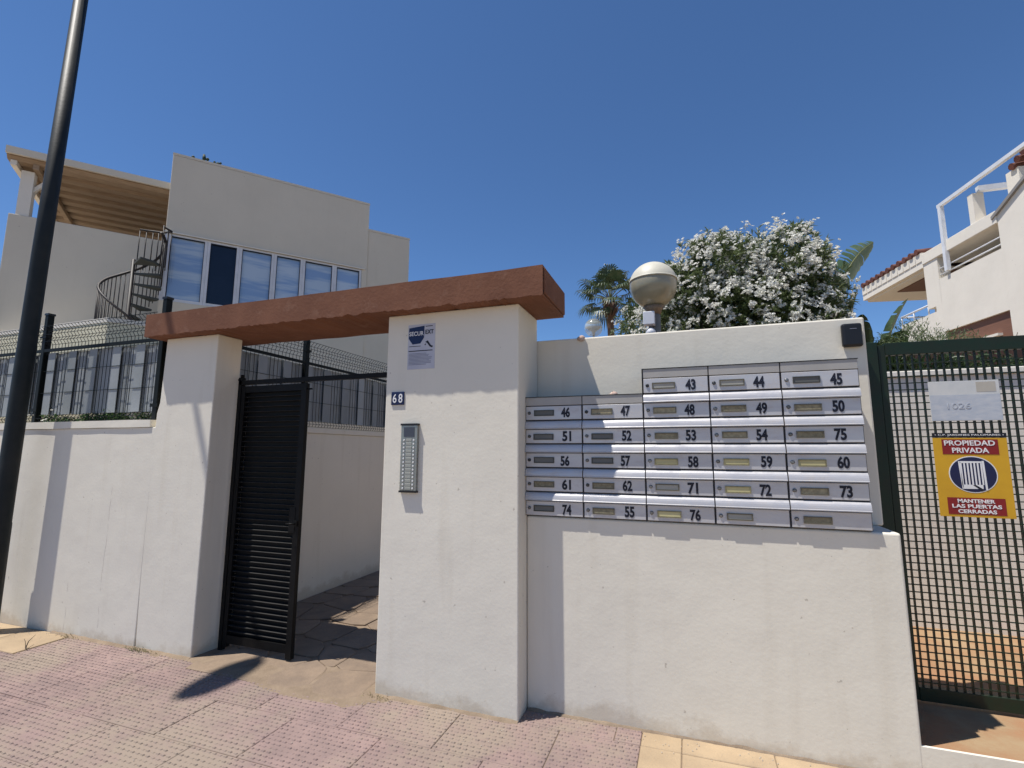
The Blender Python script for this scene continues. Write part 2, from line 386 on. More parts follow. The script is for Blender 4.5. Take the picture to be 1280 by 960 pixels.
# ================================================================== GATEWAY WALLS
def wavy_box(x0, x1, y0, y1, z0, z1, nx=40, amp=.004, ragged=0., seed=0):
    """hand-trowelled block: slight waviness on its front edges"""
    b = MB(); vs = []; prof = [(y0, z0), (y0, z1), (y1, z1), (y1, z0)]
    for i in range(nx+1):
        x = x0+(x1-x0)*i/nx
        for k, (y, z) in enumerate(prof):
            dn = noise.noise(Vector((x*3.1, seed+k*7.3, 0)))*amp
            dz = dn
            if k == 0 and ragged: dz += ragged*(noise.noise(Vector((x*14, seed+3, 1)))+.7*noise.noise(Vector((x*37, seed+5, 2))))
            vs.append((x, y+dn*.5, z+dz))
    fs = []
    for i in range(nx):
        for k in range(4): fs.append((i*4+k, i*4+(k+1) % 4, (i+1)*4+(k+1) % 4, (i+1)*4+k))
    fs += [(3, 2, 1, 0), tuple(nx*4+k for k in range(4))]
    return b.add(vs, fs)

gw = thing('garden_wall', 'low white rendered street wall under the wire fence, left of the gateway', 'wall', (-6, 2.92, 0))
MB().box(-6, 1.80, 0, .25, -.05, 1.745).build('wall', WHITE, gw, bevel=.006)
wavy_box(-6, 1.74, -.012, .262, 1.747, 1.81, 60, .003).build('coping', WHITE, gw)
rib = MB()
for x, z0_, z1_ in ((.92, .02, .42), (1.34, .1, 1.25)):
    pts = []; n_ = int((z1_-z0_)/.03)
    for k in range(n_+1):
        z = z0_+(z1_-z0_)*k/n_; pts.append((x+.018*noise.noise(Vector((z*3, x, 0)))+.006*noise.noise(Vector((z*21, x, 0))), .0004, z))
    rib.tube(pts, [.0013 if abs(noise.noise(Vector((p[2]*9, x, 4)))) > .08 else .0002 for p in pts], 4)
rib.build('render_crack', M('crack_shadow', (.42, .37, .31), .9), gw)

pl = thing('gate_pier', 'white rendered pier left of the open gateway, under the left end of the brown beam', 'pier', (-3.885, 2.92, 0), group='piers carrying the brown beam')
MB().prism([(-.30, -.05), (.305, -.05), (.305, 2.499), (-.285, 2.499), (-.30, 1.95), (-.325, 1.86), (-.33, 1.6), (-.318, .5)], 0, .235, 'y').build('shaft', WHITE, pl, bevel=.008)
pm = thing('gate_pier', 'wide white rendered pier with the intercom and the number 68', 'pier', (-1.475, 2.92, 0), group='piers carrying the brown beam')
MB().box(-.485, .49, 0, .42, -.05, 2.499).build('shaft', WHITE, pm, bevel=.008)

lt = thing('gateway_beam', 'red brown painted beam slab lying across the two white gateway piers', 'beam', (-2.545, 3.075, 2.5))
wavy_box(-1.735, 1.755, -.275, .275, 0, .19, 220, .006, .013, 2).build('slab', TERRA, lt, bevel=0)
MB().box(1.754, 1.768, -.262, .265, .012, .178).build('end_face', TERRA, lt, bevel=.008)
MB().box(-1.75, -1.734, -.262, .265, .012, .178).build('end_face', TERRA, lt, bevel=.008)

mw = thing('mailbox_wall', 'white rendered wall with a thick lower plinth that carries the mailboxes', 'wall', (.02, 3.08, 0))
MB().box(-1.003, .985, 0, .45, -.05, 1.145).build('plinth', WHITE, mw, bevel=.012, seg=3)
MB().box(-1.25, 1.0, .275, .449, 1.1455, 2.345).build('upper_wall', WHITE, mw, bevel=.01)
MB().box(-.255, .865, .262, .2745, 2.054, 2.06).build('ledge_strip', M('stained_ledge', (.42, .30, .22), .9), mw)

# plaster chips on the left of the upper wall
for nm, lb, p in (('plaster_chip', 'small loose chip of pinkish plaster lying on top of mailbox 47', (-.43, 3.2, 1.905)),
                  ('plaster_chip', 'small chipped lump of pinkish plaster on the upper wall edge right of the beam', (-.665, 3.345, 2.325))):
    b = MB(); b.sphere((0, 0, .01), .022, 7, 5, sq=(1.1, .8, .75))
    b.v = [(v[0]*(1+.4*rr.random()), v[1], v[2]*(1+.5*rr.random())) for v in b.v]
    link(nm, b.mesh(nm), M('pink_plaster', (.42, .27, .22), .9, (.6, .5, .42), 60), None, p, label=lb, cat='plaster chip')

# ================================================================== MAILBOXES
CW, RH = .374, .15
box_me = MB().box(.002, CW-.002, .013, .285, .002, RH-.001).mesh('body')
gap_me = MB().box(.0005, CW-.0005, .011, .016, .0005, RH-.0005).mesh('gap_plate')
door_me = MB().box(.0052, CW-.0052, 0, .0105, .0052, .0912).mesh('door', .0015, 1)
prof = [(.011, .0955), (-.0155, .0955), (-.0155, .0975), (-.0125, .098), (-.0125, .0992), (-.016, .0995), (-.0165, .1005), (-.0145, .1035), (-.0135, .112), (-.0115, .122), (-.008, .132), (-.003, .1395), (.003, .1445), (.011, .1465)]
fb = MB().prism(prof, .0032, CW-.0032, 'x'); flap_me = fb.mesh('flap')
fas_me = MB().box(.003, CW-.003, .002, .0105, .097, .1495).mesh('fascia_panel', .001, 1)
top_me = MB().box(0, CW, -.002, .28, .1502, .1535).mesh('top_edge'); side_me = MB().box(-.0035, -.0002, -.002, .28, .0045, .1535).mesh('side_edge')
hold_me = MB().add([], []).box(0, .132, -.007, 0, 0, .006).box(0, .132, -.007, 0, .032, .038).box(0, .006, -.007, 0, .006, .032).box(.126, .132, -.007, 0, .006, .032).mesh('name_holder')
pap_me = MB().box(.006, .126, -.0035, 0, .006, .032).mesh('name_card')
lk = MB(); lk.tube([(0, 0, 0), (0, -.005, 0)], .0105, 10); lk.tube([(0, -.005, 0), (0, -.007, 0)], [.0105, .006], 10); lock_me = lk.mesh('lock')
COLS = [(['46', '51', '56', '61', '74'], 5), (['47', '52', '57', '62', '55'], 5), (['43', '48', '53', '58', '71', '76'], 6), (['44', '49', '54', '59', '72', ''], 6), (['45', '50', '75', '60', '73', ''], 6)]
PLATE = {'46': 'g', '51': 'g', '56': 'g', '74': 'g', '52': 'g', '57': 'g', '43': 'w', '45': 'g', '48': 'y', '58': 'p', '59': 'p', '60': 'p', '72': 'p', '76': 'p', '62': 'y', '71': 'w', '44': 'w'}
BW = M('number_ink', (.006, .007, .018), .5)
HOLD = {'g': M('dark_name_holder', (.07, .068, .06), .4, metal=.3), 'w': M('bronze_name_holder', (.14, .125, .09), .4, metal=.3), 'y': M('bronze_name_holder', (.14, .125, .09), .4), 'p': GOLD}
BLANK = ['blank mailbox without a number, directly right of mailbox 76', 'blank mailbox without a number at the bottom right corner of the bank']
nb = 0; mr_ = random.Random(11)
for ci, (nums, n) in enumerate(COLS):
    for ri, num in enumerate(nums):
        z = 1.149+(n-1-ri)*RH; x = -.985+ci*CW
        cname = ['leftmost column', 'second column from the left', 'middle column', 'second column from the right', 'rightmost column'][ci]
        rname = {5: ['at the top of', 'second in', 'third in', 'fourth in', 'at the bottom of'], 6: ['at the top of', 'second in', 'third in', 'fourth in', 'fifth in', 'at the bottom of']}[n][ri]
        if num: lab = 'aluminium mailbox reading %s, %s the %s' % (num, rname, cname)
        else: lab = BLANK[nb]; nb += 1
        t = thing('mailbox', lab, 'mailbox', (x, 3.06, z), group='aluminium mailboxes in the bank on the wall')
        link('body', box_me, ALUB, t); link('gap_plate', gap_me, DARKGAP, t); d = link('door', door_me, ALU, t)
        d.rotation_euler = (mr_.uniform(-.006, .006), 0, 0)
        if ri == 0: link('fascia_panel', fas_me, FASCIA, t)
        else:
            fl = link('flap', flap_me, ALU, t, (0, mr_.uniform(-.0012, .0006), mr_.uniform(-.0006, .0006))); fl.rotation_euler = (mr_.uniform(-.004, .004), mr_.uniform(-.0015, .0015), 0)
        if ri == 0: link('top_edge', top_me, BLKPL, t)
        if ri == 0 and ci == 2: link('side_edge', side_me, BLKPL, t)
        k = PLATE.get(num, mr_.choice('yyw'))
        hx = .058+mr_.uniform(-.004, .004); hz = .028+mr_.uniform(-.002, .002)
        hm = hold_me.copy(); hm.materials.clear()
        h = link('name_holder', hm, HOLD[k], t, (hx, 0, hz))
        pm_ = pap_me.copy(); pm_.materials.clear(); pm_.materials.append({'g': GREYP, 'w': M('pale_name_card', (.40, .39, .34), .6, rnd=.1), 'y': PAPER, 'p': YEL if False else M('yellowed_card', (.56, .50, .26), .6, rnd=.1)}[k])
        link('name_card', pm_, None, t, (hx, 0, hz))
        link('lock', lock_me, NICK, t, (.028, 0, .049))
        if num: text('number', num, .064, BW, t, (.266+mr_.uniform(-.006, .012), -.0012, .047+mr_.uniform(-.003, .003)), width=.057, bold=.0036)

# ================================================================== THINGS ON THE WIDE PIER
ip = thing('intercom_panel', 'tall steel intercom panel with two columns of buttons on the wide pier', 'intercom', (-1.75, 2.92, 1.28))
MB().box(-.062, .062, -.024, 0, .012, .443).build('housing', STEEL, ip, bevel=.002)
MB().box(-.066, .066, -.028, 0, 0, .012).build('end_cap', BLKPL, ip); MB().box(-.066, .066, -.028, 0, .443, .455).build('end_cap', BLKPL, ip)
MB().box(-.04, .04, -.0262, -.0245, .365, .43).build('speaker_window', M('dark_grille', (.06, .07, .09), .4), ip)
bt = MB(); bt.tube([(0, 0, 0), (0, -.005, 0)], [.0075, .006], 8); bme = bt.mesh('button'); lme = MB().box(-.022, .022, -.002, 0, -.009, .009).mesh('name_strip', .001, 1)
BTN = M('button_white', (.75, .75, .72), .3)
for k in range(14):
    z = .028+k*.0243
    for s in (-1, 1): link('button', bme, BTN, ip, (s*.037, -.0243, z))
    link('name_strip', lme, M('strip_grey', (.34, .35, .31), .4), ip, (0, -.0243, z))
hn = thing('house_number_plate', 'small navy enamel plate reading 68 on the wide pier', 'number plate', (-1.86, 2.92, 1.91))
MB().box(-.05, .05, -.008, 0, -.045, .045).build('plate', NAVY, hn, bevel=.002)
text('digit', '6', .062, WINK, hn, (-.022, -.0088, 0), bold=.001, width=.03); text('digit', '8', .062, WINK, hn, (.024, -.0088, 0), bold=.001, width=.031)

sn = thing('security_notice', 'white alarm company notice with a navy shield glued on the wide pier', 'notice', (-1.69, 2.92, 2.263))
MB().box(-.105, .105, -.0015, 0, -.157, .157).build('sheet', STICK, sn)
MB().prism([(-.098, .135), (.022, .145), (.020, .062), (-.008, .022), (-.068, .018), (-.1, .06)], -.0024, -.0016, 'y').build('shield', NAVY, sn)
text('lettering', 'SECUR', .030, WINK, sn, (-.039, -.003, .093), width=.112, bold=.0006)
text('lettering', 'EXT', .030, INK, sn, (.062, -.003, .100), width=.062, bold=.0006)
MB().prism([(.03, .03), (.05, .04), (.075, .005), (.09, .0), (.085, -.012), (.066, -.004), (.045, .022)], -.0024, -.0016, 'y').prism([(.024, .012), (.036, .02), (.034, .006)], -.0024, -.0016, 'y').build('camera_mark', INK, sn)
b = MB(); b.box(.03, .085, -.0024, -.0016, .138, .143); b.box(-.095, -.005, -.0024, -.0016, .002, .006); b.box(-.098, .088, -.0024, -.0016, -.032, -.026); b.build('printed_line', INK, sn)
b = MB()
for k in range(9): b.box(-.095, rr.uniform(.03, .085), -.0024, -.0016, -.05-k*.0095, -.0455-k*.0095)
b.build('small_print', GREYINK, sn)

bb = thing('wall_reader', 'black rounded box on the upper right corner of the mailbox wall', 'card reader', (.945, 3.355, 2.235))
MB().box(-.052, .052, -.038, 0, -.07, .07).build('housing', BLKPL, bb, bevel=.014, seg=3)
MB().box(-.012, .022, -.0392, -.0378, .034, .037).build('emblem', GREYINK, bb)

# ================================================================== PEDESTRIAN GATE
SLATM = M('dusty_black_paint', (.028, .026, .024), .65, (.008, .008, .008), 9, spec=.3)
pg = thing('pedestrian_gate', 'black metal gate leaf with louvred slats hanging in the left half of the gateway', 'gate', (-3.56, 3.13, 0))
b = MB(); b.box(.03, 1.6, -.02, .02, 2.10, 2.135); b.build('transom', BLACK, pg)
MB().box(.02, .055, -.02, .02, .0, 2.16).build('jamb', BLACK, pg); MB().box(1.575, 1.598, -.015, .015, 0, 2.099).build('jamb', BLACK, pg)
MB().box(.062, .10, -.018, .018, .03, 2.085).build('stile', BLACK, pg); MB().box(.685, .735, -.018, .018, .02, 2.085).build('stile', BLACK, pg)
MB().box(.1005, .6845, -.017, .017, 2.03, 2.084).build('rail', BLACK, pg); MB().box(.1005, .6845, -.017, .017, .06, .12).build('rail', BLACK, pg)
sl = MB().prism([(-.012, -.0035), (-.013, .000), (-.006, .003), (.012, .004), (.012, -.0035)], .1005, .6845, 'x').mesh('slat')
for k in range(46): link('slat', sl, SLATM, pg, (0, 0, .15+k*.041))
MB().box(.1005, .6845, .0178, .0205, .10, 2.05).build('backing_sheet', BLACK, pg)
b = MB(); b.box(.70, .73, -.035, -.018, .98, 1.02); b.tube([(.715, -.035, 1.0), (.715, -.06, 1.0), (.655, -.06, 1.0)], .007, 6); b.build('handle', BLACK, pg)
b = MB(); b.box(.645, .70, -.021, -.018, .93, 1.12); b.build('lock_plate', BLACK, pg)
b = MB(); b.bar((.735, 0, 2.04), (.775, 0, 2.04), .012); b.build('latch_pin', BLACK, pg)
b = MB(); b.tube([(.04, 0, 2.16), (.04, 0, 2.185)], .016, 8); b.tube([(.0, 0, 2.145), (.02, 0, 2.145)], .01, 6); b.build('hinge', BLACK, pg)

# ================================================================== WIRE FENCES
def wire_profile(z0, z1):
    """side view of the welded mesh: V folds at the foot and a curled top"""
    zs = []
    for z, y in ((z0, 0), (z0+.03, -.018), (z0+.06, 0), (z1-.52+.25, 0), (z1-.18, 0), (z1-.145, -.022), (z1-.11, 0), (z1-.075, -.024), (z1-.04, -.01), (z1, -.055)): zs.append((z, y))
    return zs
WP = wire_profile(0.02, .97)
wire_me = MB().tube([(0, y, z) for z, y in WP], .0026, 4).mesh('wire')
slat_me = {k: MB().box(0, .11, y, y+.004, .085, .70).mesh('screen_slat') for k, y in (('front', -.009), ('back', .012))}
def fence(t, length, ox=0, seed=0):
    """local x along the fence, front at -y, starting at x=0"""
    r_ = random.Random(seed); n = int(length/.05)
    for i in range(n):
        o = link('wire', wire_me, FENCEG, t, (.025+i*.05, 0, 0))
    k = 0; x = .012
    while x < length-.08:
        link('screen_slat', slat_me['back'], SCREEN, t, (x, (k % 2)*.005, r_.uniform(-.004, .004)))
        if k % 3 == 0: link('screen_slat', slat_me['front'], SCREEN, t, (x+r_.uniform(-.01, .01), 0, r_.uniform(-.004, .004)))
        x += .106; k += 1
    b = MB()
    for z, y in WP: b.bar((0, y-.005, z), (length, y-.005, z), .004)
    for z in (.30, .52): b.bar((0, -.012, z), (length, -.012, z), .004)
    b.build('cross_wire', FENCEG, t)
    MB().box(0, length, -.026, -.010, .715, .745).build('rail', FENCEG, t)
def post(t, x, h=1.12, w=.055):
    b = MB(); b.box(x-w/2, x+w/2, -w/2, w/2, 0, h-.02); b.build('post', FENCEG, t, bevel=.004, seg=1)
    MB().box(x-w/2-.004, x+w/2+.004, -w/2-.004, w/2+.004, h-.02, h).build('post_cap', BLKPL, t)
    b = MB(); b.box(x-.045, x+.045, -w/2-.008, -w/2, .12, .15); b.box(x-.045, x+.045, -w/2-.008, -w/2, .86, .88); b.build('clamp', FENCEG, t)

sf = thing('street_fence', 'dark wire mesh fence with grey privacy slats standing on the low street wall', 'fence', (-11.1, 3.045, 1.81))
fence(sf, 6.68, seed=1)
for x in (1.6, 3.32, 5.02, 6.71): post(sf, x)
qf = thing('corner_fence', 'short corner piece of wire mesh fence behind the left end of the brown beam', 'fence', (-4.36, 3.06, 1.81), math.atan2(.36, .33))
fence(qf, .45, seed=2)
ff = thing('passage_fence', 'dark wire mesh fence with grey slats on the wall along the passage', 'fence', (-4.0, 3.42, 1.80), R(90))
# its front must face the passage (+x): run it from far to near instead
ff.location = (-4.0, 10.2, 1.80); ff.rotation_euler = (0, 0, R(-90))
ff.rotation_euler = (0, 0, R(90)); ff.location = (-4.0, 3.40, 1.80)
fence(ff, 6.6, seed=3)
for x in (.0, .97, 2.95, 4.65, 6.4): post(ff, x, 1.10)
pw = thing('passage_wall', 'white rendered wall running back along the left side of the passage', 'wall', (-4.0, 3.17, 0))
MB().box(-.1, .1, .003, 7.4, -.05, 1.745).build('wall', WHITE, pw, bevel=.006)
MB().box(-.112, .112, .002, 7.4, 1.7465, 1.80).build('coping', WHITE, pw, bevel=.004)

# ================================================================== STREET LAMP (its head is above the frame; its shadow is not)
sl_ = thing('street_lamp', 'tall dark painted street lamp post at the left edge', 'street lamp', (-5.74, 2.715, 0))
T = (.10, 0.0)
b = MB(); b.tube([(0, 0, 0), (0, 0, .9), (.012, 0, .92), (T[0]*.5, 0, 3.4), (T[0]*1.3, 0, 6.2)], [.082, .08, .071, .066, .055], 16); b.build('pole', POST, sl_)
b = MB(); b.tube([(T[0]*1.3, 0, 6.2), (.09, -.03, 6.6), (.09, -.25, 7.1), (.10, -.6, 7.45), (.11, -1.0, 7.72), (.11, -1.3, 7.9)], [.045, .042, .04, .038, .036, .034], 10); b.build('arm', POST, sl_)
b = MB(); b.sphere((.10, -1.62, 7.98), .34, 18, 10, sq=(.42, 1, .28)); b.build('lamp_head', POST, sl_)
b = MB(); b.sphere((.10, -1.62, 7.93), .28, 18, 6, -1, 0, sq=(.42, 1, .3)); b.build('lens', FOGL, sl_)

# ================================================================== GREEN GATE WITH SIGNS
GY = 3.60; gx0, gx1 = 1.195, 3.3
gg = thing('drive_gate', 'dark green steel grating gate across the raised drive', 'gate', (1.12, GY, .15))
MB().box(-.075, .02, -.03, .06, 0, 2.08).build('post', GREEN, gg, bevel=.004)
b = MB(); b.box(.025, .062, -.016, .022, .02, 2.06); b.build('stile', GREEN, gg, bevel=.002)
b = MB(); b.box(2.18, 2.22, -.016, .022, .02, 2.06); b.build('stile', GREEN, gg, bevel=.002)
MB().box(.0625, 2.1795, -.018, .024, 1.995, 2.072).build('top_rail', GREEN, gg, bevel=.002)
MB().box(.0625, 2.1795, -.018, .024, .018, .09).build('bottom_rail', GREEN, gg, bevel=.002)
vb = MB().box(-.003, .003, -.008, .012, .0905, 1.9945).mesh('upright_bar')
for k in range(55): link('upright_bar', vb, GREEN, gg, (.088+k*.038, 0, 0))
hb = MB().bar((.063, -.010, 0), (2.179, -.010, 0), .0058).mesh('cross_rod')
for k in range(46): link('cross_rod', hb, GREEN, gg, (0, 0, .118+k*.0405))

ys_ = thing('warning_sign', 'yellow metal sign with dark red panels wired to the green gate', 'sign', (1.541, GY-.018, 1.42))
ys_.rotation_euler = (0, R(.3), 0)
MB().box(-.172, .172, -.003, 0, -.232, .218).build('plate', YEL, ys_, bevel=.001, seg=1)
MB().box(-.172, .172, -.0036, 0, .2185, .245).build('header_strip', INK, ys_)
text('lettering', '• C.P. JARDINES PALOMARES •', .013, WINK, ys_, (0, -.0044, .232), width=.32)
RP = MB().box(-.13, .13, -.0042, -.0032, .122, .208).build('red_panel', RED, ys_, bevel=.0)
text('lettering', 'PROPIEDAD', .030, WINK, ys_, (-.002, -.005, .187), width=.235, bold=.0008)
text('lettering', 'PRIVADA', .030, WINK, ys_, (0, -.005, .145), width=.17, bold=.0008)
def disc(rx, rz, cz, y, n=40): return [(rx*math.cos(2*math.pi*k/n), cz+rz*math.sin(2*math.pi*k/n)) for k in range(n)]
MB().prism(disc(.112, .104, .008, 0), -.0040, -.0032, 'y').build('disc_border', WINK, ys_)
MB().prism(disc(.107, .099, .008, 0), -.0046, -.0034, 'y').build('disc', NAVY, ys_)
b = MB()
b.prism([(-.06, .083), (.046, .083), (.046, .074), (-.05, .072)], -.0056, -.0047, 'y')
for k in range(7): x = -.056+k*.0155; b.prism([(x, .073), (x+.0075, .073), (x+.0085, -.05), (x+.001, -.05)], -.0056, -.0047, 'y')
b.prism([(-.056, -.050), (.04, -.050), (.04, -.072), (-.05, -.074)], -.0056, -.0047, 'y')
b.prism([(.045, .085), (.055, .086), (.06, -.08), (.051, -.078)], -.0056, -.0047, 'y')
b.prism([(-.064, .083), (-.057, .083), (-.05, -.074), (-.056, -.074)], -.0056, -.0047, 'y')
b.build('door_pictogram', WINK, ys_)
MB().prism([(-.006, -.052), (.006, -.050), (.04, -.075), (.03, -.082)], -.0064, -.0057, 'y').build('hand_mark', INK, ys_)
MB().box(-.132, .132, -.0042, -.0032, -.218, -.124).build('red_panel', RED, ys_)
text('lettering', 'MANTENER', .021, WINK, ys_, (0, -.005, -.142), width=.17, bold=.0008)
text('lettering', 'LAS PUERTAS', .021, WINK, ys_, (0, -.005, -.171), width=.225, bold=.0008)
text('lettering', 'CERRADAS', .021, WINK, ys_, (0, -.005, -.200), width=.175, bold=.0008)

fp = thing('faded_plate', 'sun bleached white and pale blue plate on the green gate above the yellow sign', 'sign', (1.545, GY-.018, 1.853))
MB().box(-.167, .167, -.003, 0, -.117, .117).build('plate', FADE, fp, bevel=.001, seg=1)
MB().box(-.165, .165, -.0038, -.0031, -.115, .035).build('blue_field', FADE2, fp)
MB().box(.06, .15, -.0038, -.0031, .05, .108).build('stain_mark', FADE3, fp)
text('lettering', '1026', .034, M('ghost_ink', (.45, .48, .53), .6), fp, (-.03, -.0046, -.03), width=.11)

# wall across the yard behind the green gate
cw = thing('yard_wall', 'white rendered yard wall seen through the green grating gate', 'wall', (4, 5.1, .148))
MB().box(-3.2, 6, 0, .2, -.05, 2.05).build('wall', FARWHITE, cw, bevel=.01)
MB().box(-3.22, 6, -.03, .23, 2.0505, 2.10).build('coping', FARWHITE, cw, bevel=.008)

# ================================================================== LEFT BUILDING
BA = R(50.7)
LB = thing('white_house', 'cream flat roofed house with a row of six tall windows behind the street fence', 'house', (-7.7, 5.56, 0), BA)
MB().box(-.31, 2.97, .15, 3.2, 0, 3.95).box(-.31, 2.97, .15, 3.2, 5.10, 6.46).build('wall', CREAM, LB)
def facade(parent, name, mat, x0, x1, y, zs, t=.15):
    MB().box(x0, x1, y, y+t, *zs).build(name, mat, parent)
MB().box(-.31, 2.97, 0, .149, 0, 3.95).build('front_wall', CREAM, LB); MB().box(-.31, 2.97, 0, .149, 5.10, 6.46).build('front_wall', CREAM, LB, bevel=.01)
MB().box(-.313, 2.973, -.003, 3.203, 6.461, 6.50).build('parapet_coping', CREAM, LB)
MB().box(-.32, 2.92, -.03, .0, 5.092, 5.112).build('drip_ledge', FARWHITE, LB)
MB().box(-.31, -.271, 0, .8, 3.951, 5.099).build('corner_post', WPVC, LB); MB().box(2.87, 2.97, 0, .15, 3.951, 5.099).build('front_wall', CREAM, LB)
MB().box(-.31, 2.97, 3.0, 3.2, 3.951, 5.099).build('back_wall', CREAM, LB)
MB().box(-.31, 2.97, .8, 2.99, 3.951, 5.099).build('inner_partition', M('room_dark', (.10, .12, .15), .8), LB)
GL = M('blue_glass_painted_reflections', (.24, .35, .54), .05, (.46, .54, .62), 1.6, 4, .05, 1.6, .02, metal=.0, spec=.9, stretch=(.35, 1, 3.2), contrast=(.44, .58), coat=.8, rnd=.12)  # pale stretched-noise bands in the base colour imitate reflections on the panes
wx = [(-.27, .29), (.29, .765), (.765, 1.315), (1.315, 1.797), (1.797, 2.36), (2.36, 2.868)]
for i, (a, b_) in enumerate(wx):
    w = MB(); fw = .045
    w.box(a+.001, a+fw, .01, .07, 3.952, 5.09); w.box(b_-fw, b_-.001, .01, .07, 3.952, 5.09)
    w.box(a+fw+.0005, b_-fw-.0005, .012, .068, 3.952, 4.0); w.box(a+fw+.0005, b_-fw-.0005, .012, .068, 5.05, 5.09)
    wo = w.build('window', WPVC, LB)
    if i == 1: tag(wo, 'open window with a dark gap')
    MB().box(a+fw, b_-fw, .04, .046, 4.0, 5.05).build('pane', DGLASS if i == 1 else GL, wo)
    g2 = MB(); g2.box(a+fw-.002, a+fw+.008, .008, .04, 4.0, 5.05); g2.box(a+fw, b_-fw, .008, .04, 5.038, 5.052); g2.box(b_-fw-.006, b_-fw+.002, .008, .04, 4.0, 5.05); g2.build('gasket', INK, wo)
MB().box(2.971, 3.83, .02, 3.0, 0, 5.93).build('side_block', CREAM, LB, bevel=.01); MB().box(2.972, 3.833, .017, 3.003, 5.931, 5.97).build('parapet_coping', CREAM, LB)
# terrace block with parapet and roofed pergola
MB().box(-2.27, -.311, .4, .58, 0, 5.08).build('terrace_wall', CREAM, LB, bevel=.01); MB().box(-2.27, -2.09, .581, 4.2, 0, 5.0).build('terrace_wall', CREAM, LB)
MB().box(-2.09, -.311, .581, 4.2, 3.9, 4.1).build('terrace_floor', CREAM, LB)
MB().box(-2.20, -2.05, .42, .56, 5.081, 5.80).build('column', FARWHITE, LB); MB().box(-2.20, -2.05, 3.3, 3.45, 4.1, 5.80).build('column', FARWHITE, LB)
MB().box(-2.34, -.312, .22, 3.8, 5.975, 6.03).build('roof_panel', FARWHITE, LB)
MB().box(-2.34, -.312, .20, .24, 5.935, 6.045).build('roof_fascia', CREAM, LB)
for k in range(11):
    y = .26+k*.31
    MB().prism([(y, 5.93), (y+.05, 5.88), (y+.20, 5.88), (y+.25, 5.93), (y+.25, 5.96), (y, 5.96)], -2.34, -.313, 'x').build('ceiling_board', WOOD, LB)
MB().box(-2.30, -2.23, .3, 3.7, 5.801, 5.879).build('beam', FARWHITE, LB); MB().box(-2.05, -1.98, .3, 3.7, 5.801, 5.879).build('beam', WOOD, LB)
b = MB(); b.bar((-2.12, .5, 5.45), (-1.8, .5, 5.86), .05); b.bar((-2.12, .6, 5.45), (-2.12, 1.0, 5.86), .05); b.build('brace', FARWHITE, LB)
# low annex in front of the house
AX = thing('garden_annex', 'low cream outbuilding with a white roof edge just behind the street fence', 'outbuilding', (-6.9, 4.05, 0))
cx, cy = 0, 0
poly = [(-6, .0), (0, 0), (1.15, 1.45), (.5, 2.0), (-6, 2.0)]
# kept clear of the spiral stair
poly = [(-6, 0), (0, 0), (.62, .76), (-.4, .80), (-6, .80)]
MB().prism(poly, 0, 3.17, 'z').build('wall', M('cream_annex_wall', (.72, .66, .48), .85, world=True, bump=.3), AX)
MB().prism([(x+(.006 if x > -1 else 0), y-(.006 if y < .5 else -.006)) for x, y in poly], 3.171, 3.23, 'z').build('roof_edge', FARWHITE, AX)

# spiral stair
SX, SY = -7.79, 4.83; r0 = .37
st = thing('spiral_staircase', 'dark iron spiral staircase rising to the terrace beside the windows', 'staircase', (SX, SY, 0), R(19.4))
MB().tube([(0, 0, 0), (0, 0, 4.42)], .026, 10).build('centre_pole', IRON, st)
def tread_z(k): return 4.37-.155*k
def rail_z(ph):                                             # ph in degrees from the landing, turning through the back
    pts = [(0, 4.86), (40, 4.74), (100, 4.48), (180, 4.12), (240, 3.82), (310, 3.45), (520, 2.1)]
    for (a, za), (b_, zb) in zip(pts, pts[1:]):
        if a <= ph <= b_: return za+(zb-za)*(ph-a)/(b_-a)
    return 2.0
for k in range(20):
    a0 = R(-18+24*k) if k else R(-40); a1 = R(-18+24*k+30) if k else R(12)
    z = tread_z(k); b = MB(); p = [(.03*math.cos(a0), .03*math.sin(a0)), (r0*math.cos(a0), r0*math.sin(a0)), (r0*1.02*math.cos((a0+a1)/2), r0*1.02*math.sin((a0+a1)/2)), (r0*math.cos(a1), r0*math.sin(a1)), (.03*math.cos(a1), .03*math.sin(a1))]
    b.prism(p, z-.03, z, 'z'); b.build('tread', IRONG, st)
rp = [(r0*math.cos(R(a)), r0*math.sin(R(a)), rail_z(a)) for a in range(0, 470, 8)]
MB().tube(rp, .019, 6).build('handrail', IRON, st)
for k in range(52):
    a = 6+k*9; zz = rail_z(a); z = min(tread_z(max(0, (a+3)/24.)), zz-.62)
    MB().tube([(r0*math.cos(R(a)), r0*math.sin(R(a)), z), (r0*math.cos(R(a)), r0*math.sin(R(a)), zz)], .007, 5).build('baluster', IRON, st)
gp = [(r0*math.cos(R(a)), r0*math.sin(R(a)), 5.12) for a in range(20, 100, 10)]
gp = [(-.16, .26, 5.02), (.02, .30, 5.01), (.18, .33, 5.0), (.33, .28, 5.0), (.36, .06, 4.97)]
MB().tube(gp, .015, 6).build('landing_rail', IRON, st)
for x, y in ((-.16, .26), (-.07, .28), (.02, .30), (.10, .315), (.18, .33), (.26, .305), (.33, .28), (.345, .18), (.36, .06)):
    MB().tube([(x, y, 4.36), (x, y, 5.0)], .008, 5).build('baluster', IRON, st)

